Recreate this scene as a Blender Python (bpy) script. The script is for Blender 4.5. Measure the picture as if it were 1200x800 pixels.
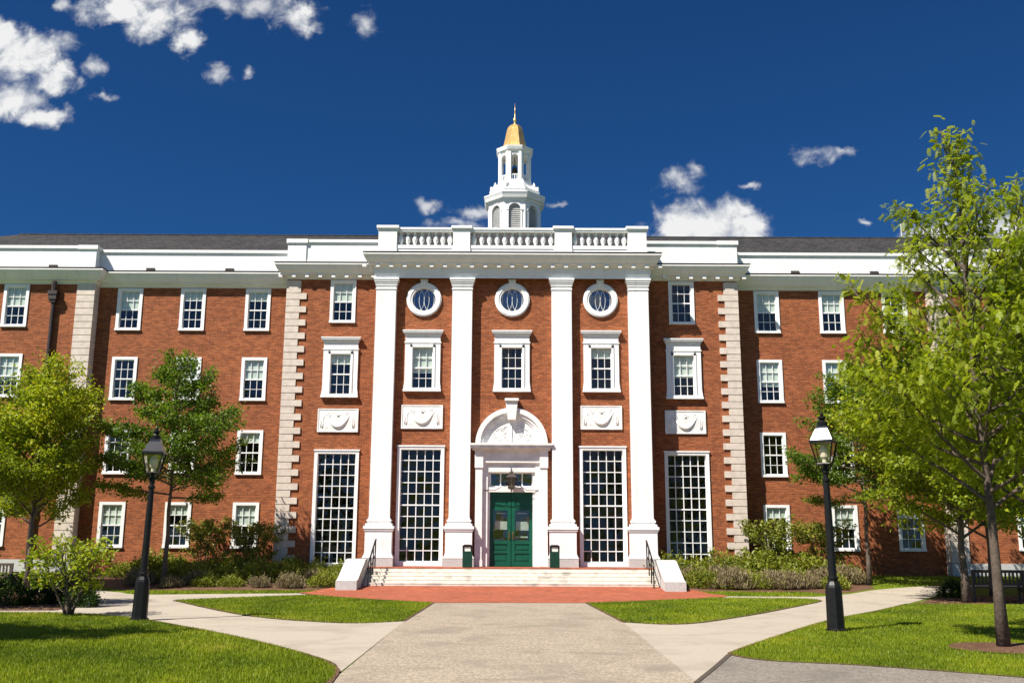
import bpy, bmesh, math, random
import numpy as np
from mathutils import Vector, Matrix, Quaternion

S = bpy.context.scene
for o in list(bpy.data.objects):
    bpy.data.objects.remove(o)
C = S.collection
R = math.radians
PI = math.pi

# ------------------------------------------------------------------ camera
F_PX, HORIZON_DROP, ROLL, EYE, DIST = 1150.0, 237.0, 0.0045, 1.7, 41.0
cd = bpy.data.cameras.new('camera')
cam = bpy.data.objects.new('camera', cd)
C.objects.link(cam)
cd.sensor_width = 36.0
cd.lens = 36.0 * F_PX / 1200.0
cd.clip_start, cd.clip_end = 0.1, 3000
pitch = math.atan(HORIZON_DROP / F_PX)
cam.matrix_world = (Matrix.Translation((0, -DIST, EYE)) @ Matrix.Rotation(PI / 2 + pitch, 4, 'X')
                    @ Matrix.Rotation(ROLL, 4, 'Z'))
S.camera = cam

# ------------------------------------------------------------------ light
SUN_EL, SUN_AZ = R(52), R(50)          # azimuth: to the left of the line from the door to the camera
to_sun = Vector((-math.sin(SUN_AZ) * math.cos(SUN_EL), -math.cos(SUN_AZ) * math.cos(SUN_EL), math.sin(SUN_EL)))
sl = bpy.data.lights.new('sun', 'SUN')
sl.energy = 5.0
sl.angle = R(0.5)
sl.color = (1.0, 0.94, 0.85)
sun = bpy.data.objects.new('sun', sl)
C.objects.link(sun)
sun.rotation_euler = to_sun.to_track_quat('Z', 'Y').to_euler()
sun.location = (-30, -60, 60)

S.view_settings.view_transform = 'Standard'
S.view_settings.look = 'None'
S.view_settings.exposure = 1.0
S.view_settings.gamma = 1.0
S.cycles.max_bounces = 6
S.cycles.transparent_max_bounces = 12
S.cycles.use_denoising = True

W = bpy.data.worlds.new('World')
S.world = W
W.use_nodes = True


class NT:
    """small node-graph helper"""
    def __init__(s, tree):
        s.t = tree
        tree.nodes.clear()

    def n(s, typ, **kw):
        nd = s.t.nodes.new(typ)
        for k, v in kw.items():
            if k.startswith('i_'):
                key = k[2:]
                key = int(key) if key.isdigit() else key.replace('_', ' ')
                s.set(nd.inputs[key], v)
            else:
                setattr(nd, k, v)
        return nd

    def set(s, sock, v):
        if hasattr(v, 'is_linked') or isinstance(v, bpy.types.NodeSocket):
            s.t.links.new(v, sock)
        else:
            sock.default_value = v

    def m(s, op, a, b=0.0, c=0.0, clamp=False):
        nd = s.t.nodes.new('ShaderNodeMath')
        nd.operation = op
        nd.use_clamp = clamp
        for i, v in enumerate((a, b, c)):
            s.set(nd.inputs[i], v)
        return nd.outputs[0]

    def noise(s, vec, scale, detail=3, rough=0.55, dist=0.0):
        nd = s.n('ShaderNodeTexNoise')
        s.set(nd.inputs['Vector'], vec)
        nd.inputs['Scale'].default_value = scale
        nd.inputs['Detail'].default_value = detail
        nd.inputs['Roughness'].default_value = rough
        nd.inputs['Distortion'].default_value = dist
        return nd.outputs[0]

    def ramp(s, fac, stops):
        nd = s.n('ShaderNodeValToRGB')
        e = nd.color_ramp.elements
        while len(e) < len(stops):
            e.new(0.5)
        for el, (p, c) in zip(e, stops):
            el.position = p
            el.color = (*c, 1) if len(c) == 3 else c
        s.set(nd.inputs[0], fac)
        return nd.outputs[0]

    def mix(s, fac, a, b, blend='MIX'):
        nd = s.n('ShaderNodeMix', data_type='RGBA', blend_type=blend)
        s.set(nd.inputs[0], fac)
        for i, v in ((6, a), (7, b)):
            s.set(nd.inputs[i], (*v, 1) if isinstance(v, tuple) and len(v) == 3 else v)
        return nd.outputs[2]

    def smooth(s, v, a, b):
        nd = s.n('ShaderNodeMapRange', interpolation_type='SMOOTHSTEP')
        s.set(nd.inputs[0], v)
        nd.inputs[1].default_value = a
        nd.inputs[2].default_value = b
        return nd.outputs[0]


# sky + clouds laid out by direction
# (u, v, half-width, half-height) by direction; first the solid heaps, then the thin wisps
HEAPS = [(-0.5450, 0.5290, 0.056, 0.034), (-0.5050, 0.4990, 0.030, 0.018), (-0.5500, 0.4760, 0.044, 0.026), (-0.5120, 0.4500, 0.028, 0.014),
         (-0.5700, 0.5450, 0.030, 0.026), (-0.4420, 0.5860, 0.048, 0.020), (-0.3980, 0.5700, 0.044, 0.024), (-0.3640, 0.5400, 0.018, 0.016),
         (-0.2400, 0.5760, 0.028, 0.022), (0.2134, 0.3300, 0.058, 0.034), (0.1861, 0.3300, 0.036, 0.028), (0.2435, 0.3300, 0.034, 0.028),
         (0.4450, 0.3230, 0.034, 0.018), (0.5300, 0.3300, 0.050, 0.026)]
WISPS = [(-0.3265, 0.5950, 0.048, 0.012), (-0.2878, 0.5900, 0.040, 0.018), (-0.1652, 0.5676, 0.0125, 0.020), (-0.5028, 0.5870, 0.012, 0.010),
         (-0.3257, 0.5051, 0.012, 0.013), (-0.2911, 0.5083, 0.008, 0.011), (-0.4646, 0.5116, 0.013, 0.014), (-0.4520, 0.4762, 0.014, 0.006),
         (-0.4000, 0.5950, 0.070, 0.016), (0.1785, 0.3852, 0.022, 0.015), (0.1973, 0.3970, 0.010, 0.012), (0.3272, 0.4133, 0.026, 0.011),
         (0.3560, 0.4154, 0.015, 0.007), (-0.0902, 0.3540, 0.015, 0.009), (-0.0417, 0.3475, 0.027, 0.009), (-0.0597, 0.3322, 0.032, 0.009),
         (-0.0098, 0.3554, 0.012, 0.014), (0.0450, 0.3527, 0.012, 0.005), (0.3804, 0.3409, 0.009, 0.004), (0.2564, 0.3808, 0.012, 0.004)]
g = NT(W.node_tree)
sky = g.n('ShaderNodeTexSky', sky_type='NISHITA', sun_disc=False)
sky.sun_elevation = SUN_EL
sky.sun_rotation = PI + SUN_AZ
sky.altitude = 200
sky.air_density = 1.0
sky.dust_density = 0.2
sky.ozone_density = 3.0
tc = g.n('ShaderNodeTexCoord')
sep = g.n('ShaderNodeSeparateXYZ')
g.set(sep.inputs[0], tc.outputs['Generated'])
# a polarised sky: deepest blue away from the sun, paler on the sun's side
skyc = g.mix(1.0, sky.outputs[0], g.mix(g.smooth(sep.outputs[1], -0.35, 0.30), (0.38, 0.60, 0.95), (0.102, 0.31, 0.565)), 'MULTIPLY')
yy = g.m('MAXIMUM', sep.outputs[1], 0.02)
u = g.m('DIVIDE', sep.outputs[0], yy)
v = g.m('DIVIDE', sep.outputs[2], yy)
cmb = g.n('ShaderNodeCombineXYZ')
g.set(cmb.inputs[0], u)
g.set(cmb.inputs[1], v)
uv = cmb.outputs[0]
wnode = g.n('ShaderNodeTexNoise')
g.set(wnode.inputs['Vector'], uv)
wnode.inputs['Scale'].default_value = 30
wnode.inputs['Detail'].default_value = 6
wnode.inputs['Roughness'].default_value = 0.6
wsep = g.n('ShaderNodeSeparateXYZ')
g.set(wsep.inputs[0], wnode.outputs[1])
n1 = g.noise(uv, 38, 8, 0.60, 0.3)
n2 = g.noise(uv, 12, 4, 0.5)


def cover(blobs, warp):
    uw = g.m('ADD', u, g.m('MULTIPLY', g.m('SUBTRACT', wsep.outputs[0], 0.5), warp))
    vw = g.m('ADD', v, g.m('MULTIPLY', g.m('SUBTRACT', wsep.outputs[1], 0.5), warp))
    best = None
    for (u0, v0, a, b) in blobs:
        du = g.m('MULTIPLY', g.m('SUBTRACT', uw, u0), 1 / a)
        dv = g.m('MULTIPLY', g.m('SUBTRACT', vw, v0), 1 / b)
        d = g.m('SQRT', g.m('ADD', g.m('MULTIPLY', du, du), g.m('MULTIPLY', dv, dv)))
        val = g.m('SUBTRACT', 1.0, d)
        best = val if best is None else g.m('MAXIMUM', best, val)
    return best


heap = g.m('ADD', cover(HEAPS, 0.042), g.m('MULTIPLY', g.m('SUBTRACT', n1, 0.5), 1.9))
wisp = g.m('ADD', cover(WISPS, 0.038), g.m('MULTIPLY', g.m('SUBTRACT', n1, 0.5), 2.6))
a_heap = g.smooth(heap, -0.24, 0.62)
a_wisp = g.m('MULTIPLY', g.smooth(wisp, -0.25, 1.0), 0.72)
alpha = g.m('MAXIMUM', a_heap, a_wisp)
dens = g.m('ADD', g.m('MAXIMUM', heap, g.m('MULTIPLY', wisp, 0.6)), g.m('MULTIPLY', g.m('SUBTRACT', n2, 0.5), 0.8))
infront = g.smooth(sep.outputs[1], 0.1, 0.2)
alpha = g.m('MULTIPLY', g.m('MULTIPLY', alpha, infront), 0.95)
nb = g.noise(tc.outputs['Generated'], 3.2, 7, 0.6, 0.4)
behind = g.m('MULTIPLY', g.smooth(nb, 0.52, 0.66), g.m('MULTIPLY', g.smooth(g.m('MULTIPLY', sep.outputs[1], -1.0), 0.0, 0.2), g.smooth(sep.outputs[2], 0.02, 0.25)))
alpha = g.m('MAXIMUM', alpha, g.m('MULTIPLY', behind, 0.8))
ccol = g.ramp(g.m('ADD', g.m('MULTIPLY', dens, 0.6), g.m('MULTIPLY', g.m('SUBTRACT', n1, 0.5), 0.9)),
              [(0.0, (4.6, 4.9, 5.5)), (0.22, (6.2, 6.4, 6.7)), (0.45, (8.4, 8.4, 8.3))])
bg = g.n('ShaderNodeBackground')
g.set(bg.inputs[0], g.mix(alpha, skyc, ccol))
bg.inputs[1].default_value = 0.055
wo = g.n('ShaderNodeOutputWorld')
g.t.links.new(bg.outputs[0], wo.inputs[0])

# ------------------------------------------------------------------ materials


def new_mat(name):
    m = bpy.data.materials.new(name)
    m.use_nodes = True
    g = NT(m.node_tree)
    out = g.n('ShaderNodeOutputMaterial')
    return m, g, out


def principled(g, out, col, rough=0.6, metal=0.0, spec=0.5, bump=None, bump_d=0.01):
    p = g.n('ShaderNodeBsdfPrincipled')
    g.set(p.inputs['Base Color'], (*col, 1) if isinstance(col, tuple) else col)
    g.set(p.inputs['Roughness'], rough)
    p.inputs['Metallic'].default_value = metal
    p.inputs['Specular IOR Level'].default_value = spec
    if bump is not None:
        b = g.n('ShaderNodeBump')
        b.inputs['Distance'].default_value = bump_d
        b.inputs['Strength'].default_value = 0.6
        g.set(b.inputs['Height'], bump)
        g.set(p.inputs['Normal'], b.outputs[0])
    g.t.links.new(p.outputs[0], out.inputs[0])
    return p


def pos(g):
    return g.n('ShaderNodeNewGeometry').outputs['Position']


def objc(g):
    return g.n('ShaderNodeTexCoord').outputs['Object']


def uvc(g):
    return g.n('ShaderNodeUVMap').outputs[0]


def noisy(name, c1, c2, scale, rough=0.6, metal=0.0, spec=0.5, big=None, bump=0.0, streak=False, detail=4):
    m, g, out = new_mat(name)
    P = objc(g)
    if streak:
        mp = g.n('ShaderNodeMapping')
        g.set(mp.inputs[0], P)
        mp.inputs['Scale'].default_value = (1, 1, 0.12)
        P = mp.outputs[0]
    n = g.noise(P, scale, detail)
    col = g.ramp(n, [(0.3, c1), (0.7, c2)])
    if big:
        nb = g.noise(objc(g), big[0], 4)
        col = g.mix(g.smooth(nb, big[2], big[3]), col, big[1])
    principled(g, out, col, rough, metal, spec, n if bump else None, bump or 0.01)
    return m


def brick_mat(name, c1, c2, mortar, bw, rh, ms=0.010, dark=(0.12, 0.03, 0.02)):
    m, g, out = new_mat(name)
    b = g.n('ShaderNodeTexBrick')
    U = uvc(g)
    g.set(b.inputs['Vector'], U)
    b.inputs['Scale'].default_value = 1.0
    b.inputs['Brick Width'].default_value = bw
    b.inputs['Row Height'].default_value = rh
    b.inputs['Mortar Size'].default_value = ms
    b.inputs['Mortar Smooth'].default_value = 0.2
    b.inputs['Bias'].default_value = -0.1
    b.inputs['Color1'].default_value = (*c1, 1)
    b.inputs['Color2'].default_value = (*c2, 1)
    b.inputs['Mortar'].default_value = (*mortar, 1)
    # per-brick variety: snap the coordinate to bricks and look noise up there
    wn = g.n('ShaderNodeTexWhiteNoise', noise_dimensions='2D')
    sp = g.n('ShaderNodeSeparateXYZ')
    g.set(sp.inputs[0], U)
    cx = g.n('ShaderNodeCombineXYZ')
    row = g.m('FLOOR', g.m('DIVIDE', sp.outputs[1], rh))
    off = g.m('MULTIPLY', g.m('MODULO', row, 2.0), 0.5)
    g.set(cx.inputs[0], g.m('FLOOR', g.m('ADD', g.m('DIVIDE', sp.outputs[0], bw), off)))
    g.set(cx.inputs[1], row)
    g.set(wn.inputs['Vector'], cx.outputs[0])
    col = g.mix(1.0, b.outputs[0], g.ramp(wn.outputs[0], [(0.0, (0.74, 0.72, 0.72)), (1.0, (1.22, 1.22, 1.20))]), 'MULTIPLY')
    col = g.mix(g.m('MULTIPLY', g.smooth(wn.outputs[0], 0.95, 0.96), 0.55), col, dark)
    big = g.noise(U, 0.35, 5, 0.65)
    col = g.mix(0.55, col, g.mix(1.0, col, g.ramp(big, [(0.3, (0.72, 0.70, 0.70)), (0.7, (1.18, 1.15, 1.12))]), 'MULTIPLY'))
    fine = g.noise(U, 11, 4, 0.75)
    col = g.mix(0.75, col, g.mix(1.0, col, g.ramp(fine, [(0.3, (0.6, 0.6, 0.6)), (0.7, (1.35, 1.35, 1.35))]), 'MULTIPLY'))
    principled(g, out, col, 0.85, 0, 0.25, b.outputs['Fac'], -0.006)
    return m


def leaf_mat(name, stops, trans=0.4, tcol=1.6):
    m, g, out = new_mat(name)
    a = g.n('ShaderNodeAttribute', attribute_name='tone')
    col = g.ramp(a.outputs['Fac'], stops)
    d = g.n('ShaderNodeBsdfPrincipled')
    g.set(d.inputs['Base Color'], col)
    d.inputs['Roughness'].default_value = 0.5
    d.inputs['Specular IOR Level'].default_value = 0.3
    t = g.n('ShaderNodeBsdfTranslucent')
    g.set(t.inputs[0], g.mix(1.0, col, (tcol, tcol * 1.05, tcol * 0.5), 'MULTIPLY'))
    mx = g.n('ShaderNodeMixShader')
    mx.inputs[0].default_value = trans
    g.t.links.new(d.outputs[0], mx.inputs[1])
    g.t.links.new(t.outputs[0], mx.inputs[2])
    g.t.links.new(mx.outputs[0], out.inputs[0])
    return m


def glass_mat(name, tint, base=0.05, gain=1.5, wave=0.02):
    m, g, out = new_mat(name)
    n = g.noise(pos(g), 1.7, 2)
    b = g.n('ShaderNodeBump')
    b.inputs['Distance'].default_value = wave
    b.inputs['Strength'].default_value = 0.5
    g.set(b.inputs['Height'], n)
    fr = g.n('ShaderNodeFresnel')
    back = g.n('ShaderNodeNewGeometry').outputs['Backfacing']
    g.set(fr.inputs[0], g.m('ADD', 1.5, g.m('MULTIPLY', back, 1 / 1.5 - 1.5)))
    fac = g.m('ADD', g.m('MULTIPLY', fr.outputs[0], gain), base, clamp=True)
    tr = g.n('ShaderNodeBsdfTransparent')
    tr.inputs[0].default_value = (*tint, 1)
    gl = g.n('ShaderNodeBsdfGlossy')
    gl.inputs['Roughness'].default_value = 0.01
    sp = g.n('ShaderNodeSeparateXYZ')
    g.set(sp.inputs[0], pos(g))
    cell = g.n('ShaderNodeCombineXYZ')
    g.set(cell.inputs[0], g.m('FLOOR', g.m('MULTIPLY', sp.outputs[0], 3.1)))
    g.set(cell.inputs[1], g.m('FLOOR', g.m('MULTIPLY', sp.outputs[2], 2.13)))
    wn = g.n('ShaderNodeTexWhiteNoise', noise_dimensions='2D')
    g.set(wn.inputs['Vector'], cell.outputs[0])
    off = g.n('ShaderNodeVectorMath', operation='SUBTRACT')
    g.set(off.inputs[0], wn.outputs['Color'])
    off.inputs[1].default_value = (0.5, 0.5, 0.5)
    scl = g.n('ShaderNodeVectorMath', operation='SCALE')
    g.set(scl.inputs[0], off.outputs[0])
    scl.inputs['Scale'].default_value = 0.09
    ad = g.n('ShaderNodeVectorMath', operation='ADD')
    g.set(ad.inputs[0], b.outputs[0])
    g.set(ad.inputs[1], scl.outputs[0])
    nm = g.n('ShaderNodeVectorMath', operation='NORMALIZE')
    g.set(nm.inputs[0], ad.outputs[0])
    g.set(gl.inputs['Normal'], nm.outputs[0])
    mx = g.n('ShaderNodeMixShader')
    g.set(mx.inputs[0], fac)
    g.t.links.new(tr.outputs[0], mx.inputs[1])
    g.t.links.new(gl.outputs[0], mx.inputs[2])
    g.t.links.new(mx.outputs[0], out.inputs[0])
    return m


M = {}
M['brick'] = brick_mat('brick_wall', (0.305, 0.084, 0.027), (0.220, 0.056, 0.019), (0.27, 0.128, 0.064), 0.215, 0.072, 0.010, (0.12, 0.03, 0.016))
M['paver'] = brick_mat('brick_paving', (0.33, 0.082, 0.038), (0.255, 0.06, 0.029), (0.26, 0.11, 0.065), 0.2, 0.1, 0.008, (0.24, 0.06, 0.035))
def painted():
    m, g, out = new_mat('white_paint')
    P = pos(g)
    mp = g.n('ShaderNodeMapping')
    g.set(mp.inputs[0], P)
    mp.inputs['Scale'].default_value = (3.0, 3.0, 0.22)
    st = g.noise(mp.outputs[0], 1.6, 6, 0.65)
    bl = g.noise(P, 0.8, 5, 0.6)
    fn = g.noise(P, 14, 3, 0.6)
    col = g.ramp(bl, [(0.3, (0.70, 0.70, 0.685)), (0.7, (0.80, 0.80, 0.785))])
    col = g.mix(g.m('MULTIPLY', g.smooth(st, 0.50, 0.78), 0.55), col, (0.56, 0.545, 0.51))
    col = g.mix(g.m('MULTIPLY', g.smooth(fn, 0.58, 0.8), 0.35), col, (0.60, 0.59, 0.565))
    principled(g, out, col, 0.5, 0, 0.4, fn, 0.004)
    return m


M['white'] = painted()
M['marble'] = noisy('white_marble', (0.62, 0.60, 0.57), (0.82, 0.81, 0.78), 3.0, 0.5, big=(1.2, (0.70, 0.68, 0.66), 0.5, 0.7), detail=8)
M['cream'] = noisy('cream_stone', (0.48, 0.41, 0.345), (0.62, 0.535, 0.455), 4.0, 0.8, bump=0.004)
M['granite'] = noisy('granite', (0.34, 0.335, 0.32), (0.52, 0.505, 0.48), 30.0, 0.75, big=(2.0, (0.38, 0.37, 0.36), 0.5, 0.75))
M['stair'] = noisy('stair_stone', (0.50, 0.46, 0.39), (0.68, 0.63, 0.54), 5.0, 0.8, big=(1.6, (0.36, 0.33, 0.28), 0.55, 0.72), bump=0.003)
M['roof'] = brick_mat('roof_slate', (0.036, 0.035, 0.035), (0.024, 0.024, 0.025), (0.012, 0.012, 0.012), 0.28, 0.30, 0.012, (0.045, 0.038, 0.032))
M['lead'] = noisy('lead_flashing', (0.16, 0.15, 0.14), (0.24, 0.22, 0.20), 3.0, 0.5)
M['iron'] = noisy('black_iron', (0.004, 0.004, 0.0045), (0.008, 0.008, 0.008), 8.0, 0.45, spec=0.25, bump=0.001)
M['bronze'] = noisy('brown_metal', (0.022, 0.014, 0.011), (0.05, 0.03, 0.022), 5.0, 0.5)
M['gold'] = noisy('gold_leaf', (0.74, 0.45, 0.13), (0.92, 0.62, 0.25), 5.0, 0.38, metal=0.85, bump=0.01)
M['brass'] = noisy('old_brass', (0.20, 0.13, 0.05), (0.32, 0.21, 0.08), 9.0, 0.4, metal=1.0)
M['green'] = noisy('green_paint', (0.003, 0.066, 0.036), (0.005, 0.086, 0.048), 3.0, 0.4, spec=0.3)
M['bin'] = noisy('bin_green', (0.003, 0.030, 0.018), (0.005, 0.042, 0.025), 5.0, 0.5, spec=0.3)
M['louver'] = noisy('louvre_grey', (0.42, 0.42, 0.41), (0.52, 0.52, 0.51), 3.0, 0.7)
M['dark'] = noisy('dark_interior', (0.03, 0.025, 0.021), (0.055, 0.046, 0.038), 1.0, 0.9)
M['blind'] = noisy('pale_blind', (0.52, 0.58, 0.51), (0.68, 0.73, 0.65), 6.0, 0.8)
M['bark'] = noisy('brown_bark', (0.055, 0.040, 0.028), (0.13, 0.095, 0.068), 14.0, 0.9, bump=0.02)
M['paleb'] = noisy('grey_brown_bark', (0.050, 0.035, 0.025), (0.12, 0.085, 0.06), 12.0, 0.9, big=(3.0, (0.045, 0.033, 0.024), 0.5, 0.7), bump=0.02)
M['teak'] = noisy('weathered_teak', (0.05, 0.035, 0.026), (0.11, 0.08, 0.06), 10.0, 0.8)
M['glass'] = glass_mat('window_glass', (0.88, 0.91, 0.89), 0.02, 1.2)
M['glass_blue'] = glass_mat('oculus_glass', (0.25, 0.30, 0.36), 0.16, 1.3)
M['lampglass'] = glass_mat('lamp_glass', (0.90, 0.88, 0.80), 0.04, 1.2)
M['tall_glass'] = glass_mat('tall_window_glass', (0.60, 0.62, 0.60), 0.0, 1.2, 0.06)
M['dusky'] = glass_mat('dusky_glass', (0.30, 0.26, 0.20), 0.04, 1.2)
M['frost'] = noisy('lamp_mantle', (0.72, 0.68, 0.58), (0.8, 0.76, 0.66), 4.0, 0.5)
M['leaf_maple'] = leaf_mat('leaf_maple', [(0.0, (0.035, 0.075, 0.006)), (0.5, (0.095, 0.160, 0.011)), (0.85, (0.18, 0.235, 0.016)), (1.0, (0.26, 0.20, 0.02))])
M['leaf_yellow'] = leaf_mat('leaf_yellow', [(0.0, (0.085, 0.13, 0.006)), (0.5, (0.22, 0.265, 0.012)), (0.85, (0.34, 0.355, 0.018)), (1.0, (0.40, 0.30, 0.022))])
M['leaf_locust'] = leaf_mat('leaf_locust', [(0.0, (0.10, 0.15, 0.006)), (0.5, (0.24, 0.285, 0.012)), (1.0, (0.38, 0.40, 0.022))], 0.45, 1.4)
M['leaf_hedge'] = leaf_mat('leaf_hedge', [(0.0, (0.07, 0.09, 0.008)), (0.5, (0.17, 0.195, 0.020)), (1.0, (0.30, 0.28, 0.035))], 0.25)
M['leaf_dark'] = leaf_mat('leaf_dark', [(0.0, (0.012, 0.030, 0.006)), (0.6, (0.035, 0.070, 0.010)), (1.0, (0.09, 0.12, 0.015))], 0.25)
M['leaf_dry'] = leaf_mat('leaf_dry', [(0.0, (0.10, 0.075, 0.035)), (0.35, (0.20, 0.15, 0.085)), (0.6, (0.26, 0.20, 0.12)), (0.68, (0.20, 0.20, 0.05)), (1.0, (0.22, 0.23, 0.04))], 0.2, 1.0)
M['blade'] = leaf_mat('grass_blade', [(0.0, (0.075, 0.120, 0.004)), (0.5, (0.180, 0.235, 0.008)), (0.9, (0.29, 0.32, 0.014)), (1.0, (0.32, 0.29, 0.06))], 0.3, 1.3)
M['litter'] = leaf_mat('mulch_chips', [(0.0, (0.05, 0.026, 0.015)), (0.5, (0.13, 0.07, 0.04)), (1.0, (0.26, 0.16, 0.10))], 0.0)


def ground_mats():
    m, g, out = new_mat('lawn_soil')
    P = pos(g)
    n = g.noise(P, 1.2, 5, 0.6)
    n2 = g.noise(P, 40, 3)
    col = g.mix(0.5, g.ramp(n, [(0.3, (0.065, 0.105, 0.006)), (0.7, (0.115, 0.155, 0.010))]), g.ramp(n2, [(0.3, (0.045, 0.075, 0.005)), (0.7, (0.14, 0.18, 0.012))]))
    principled(g, out, col, 0.9, 0, 0.1, n2, 0.03)
    M['ground'] = m

    def paved(name, ca, cb, dark, speck, sc=70):
        m, g, out = new_mat(name)
        P = pos(g)
        n = g.noise(P, sc, 2, 0.6)
        n2 = g.noise(P, 0.7, 7, 0.7, 0.6)
        n3 = g.noise(P, 7, 4, 0.7)
        col = g.ramp(n, [(0.32, ca), (0.68, cb)])
        col = g.mix(g.m('MULTIPLY', g.smooth(n2, 0.44, 0.66), 0.8), col, dark)
        col = g.mix(g.m('MULTIPLY', g.smooth(n3, 0.5, 0.75), 0.35), col, speck)
        principled(g, out, col, 0.85, 0, 0.2, n, 0.006)
        M[name] = m
    paved('walk_concrete', (0.29, 0.25, 0.20), (0.38, 0.335, 0.27), (0.26, 0.225, 0.18), (0.33, 0.29, 0.24), 60)
    paved('walk_aggregate', (0.16, 0.13, 0.097), (0.40, 0.335, 0.255), (0.19, 0.16, 0.125), (0.22, 0.185, 0.145), 24)
    paved('asphalt', (0.11, 0.098, 0.082), (0.25, 0.22, 0.185), (0.12, 0.108, 0.09), (0.16, 0.14, 0.117), 24)
    paved('mulch', (0.05, 0.024, 0.014), (0.16, 0.085, 0.05), (0.07, 0.035, 0.02), (0.20, 0.12, 0.075), 28)
    paved('kerb_joint', (0.05, 0.04, 0.03), (0.09, 0.07, 0.055), (0.06, 0.05, 0.04), (0.05, 0.04, 0.03), 20)


ground_mats()

# ------------------------------------------------------------------ mesh helper


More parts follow.
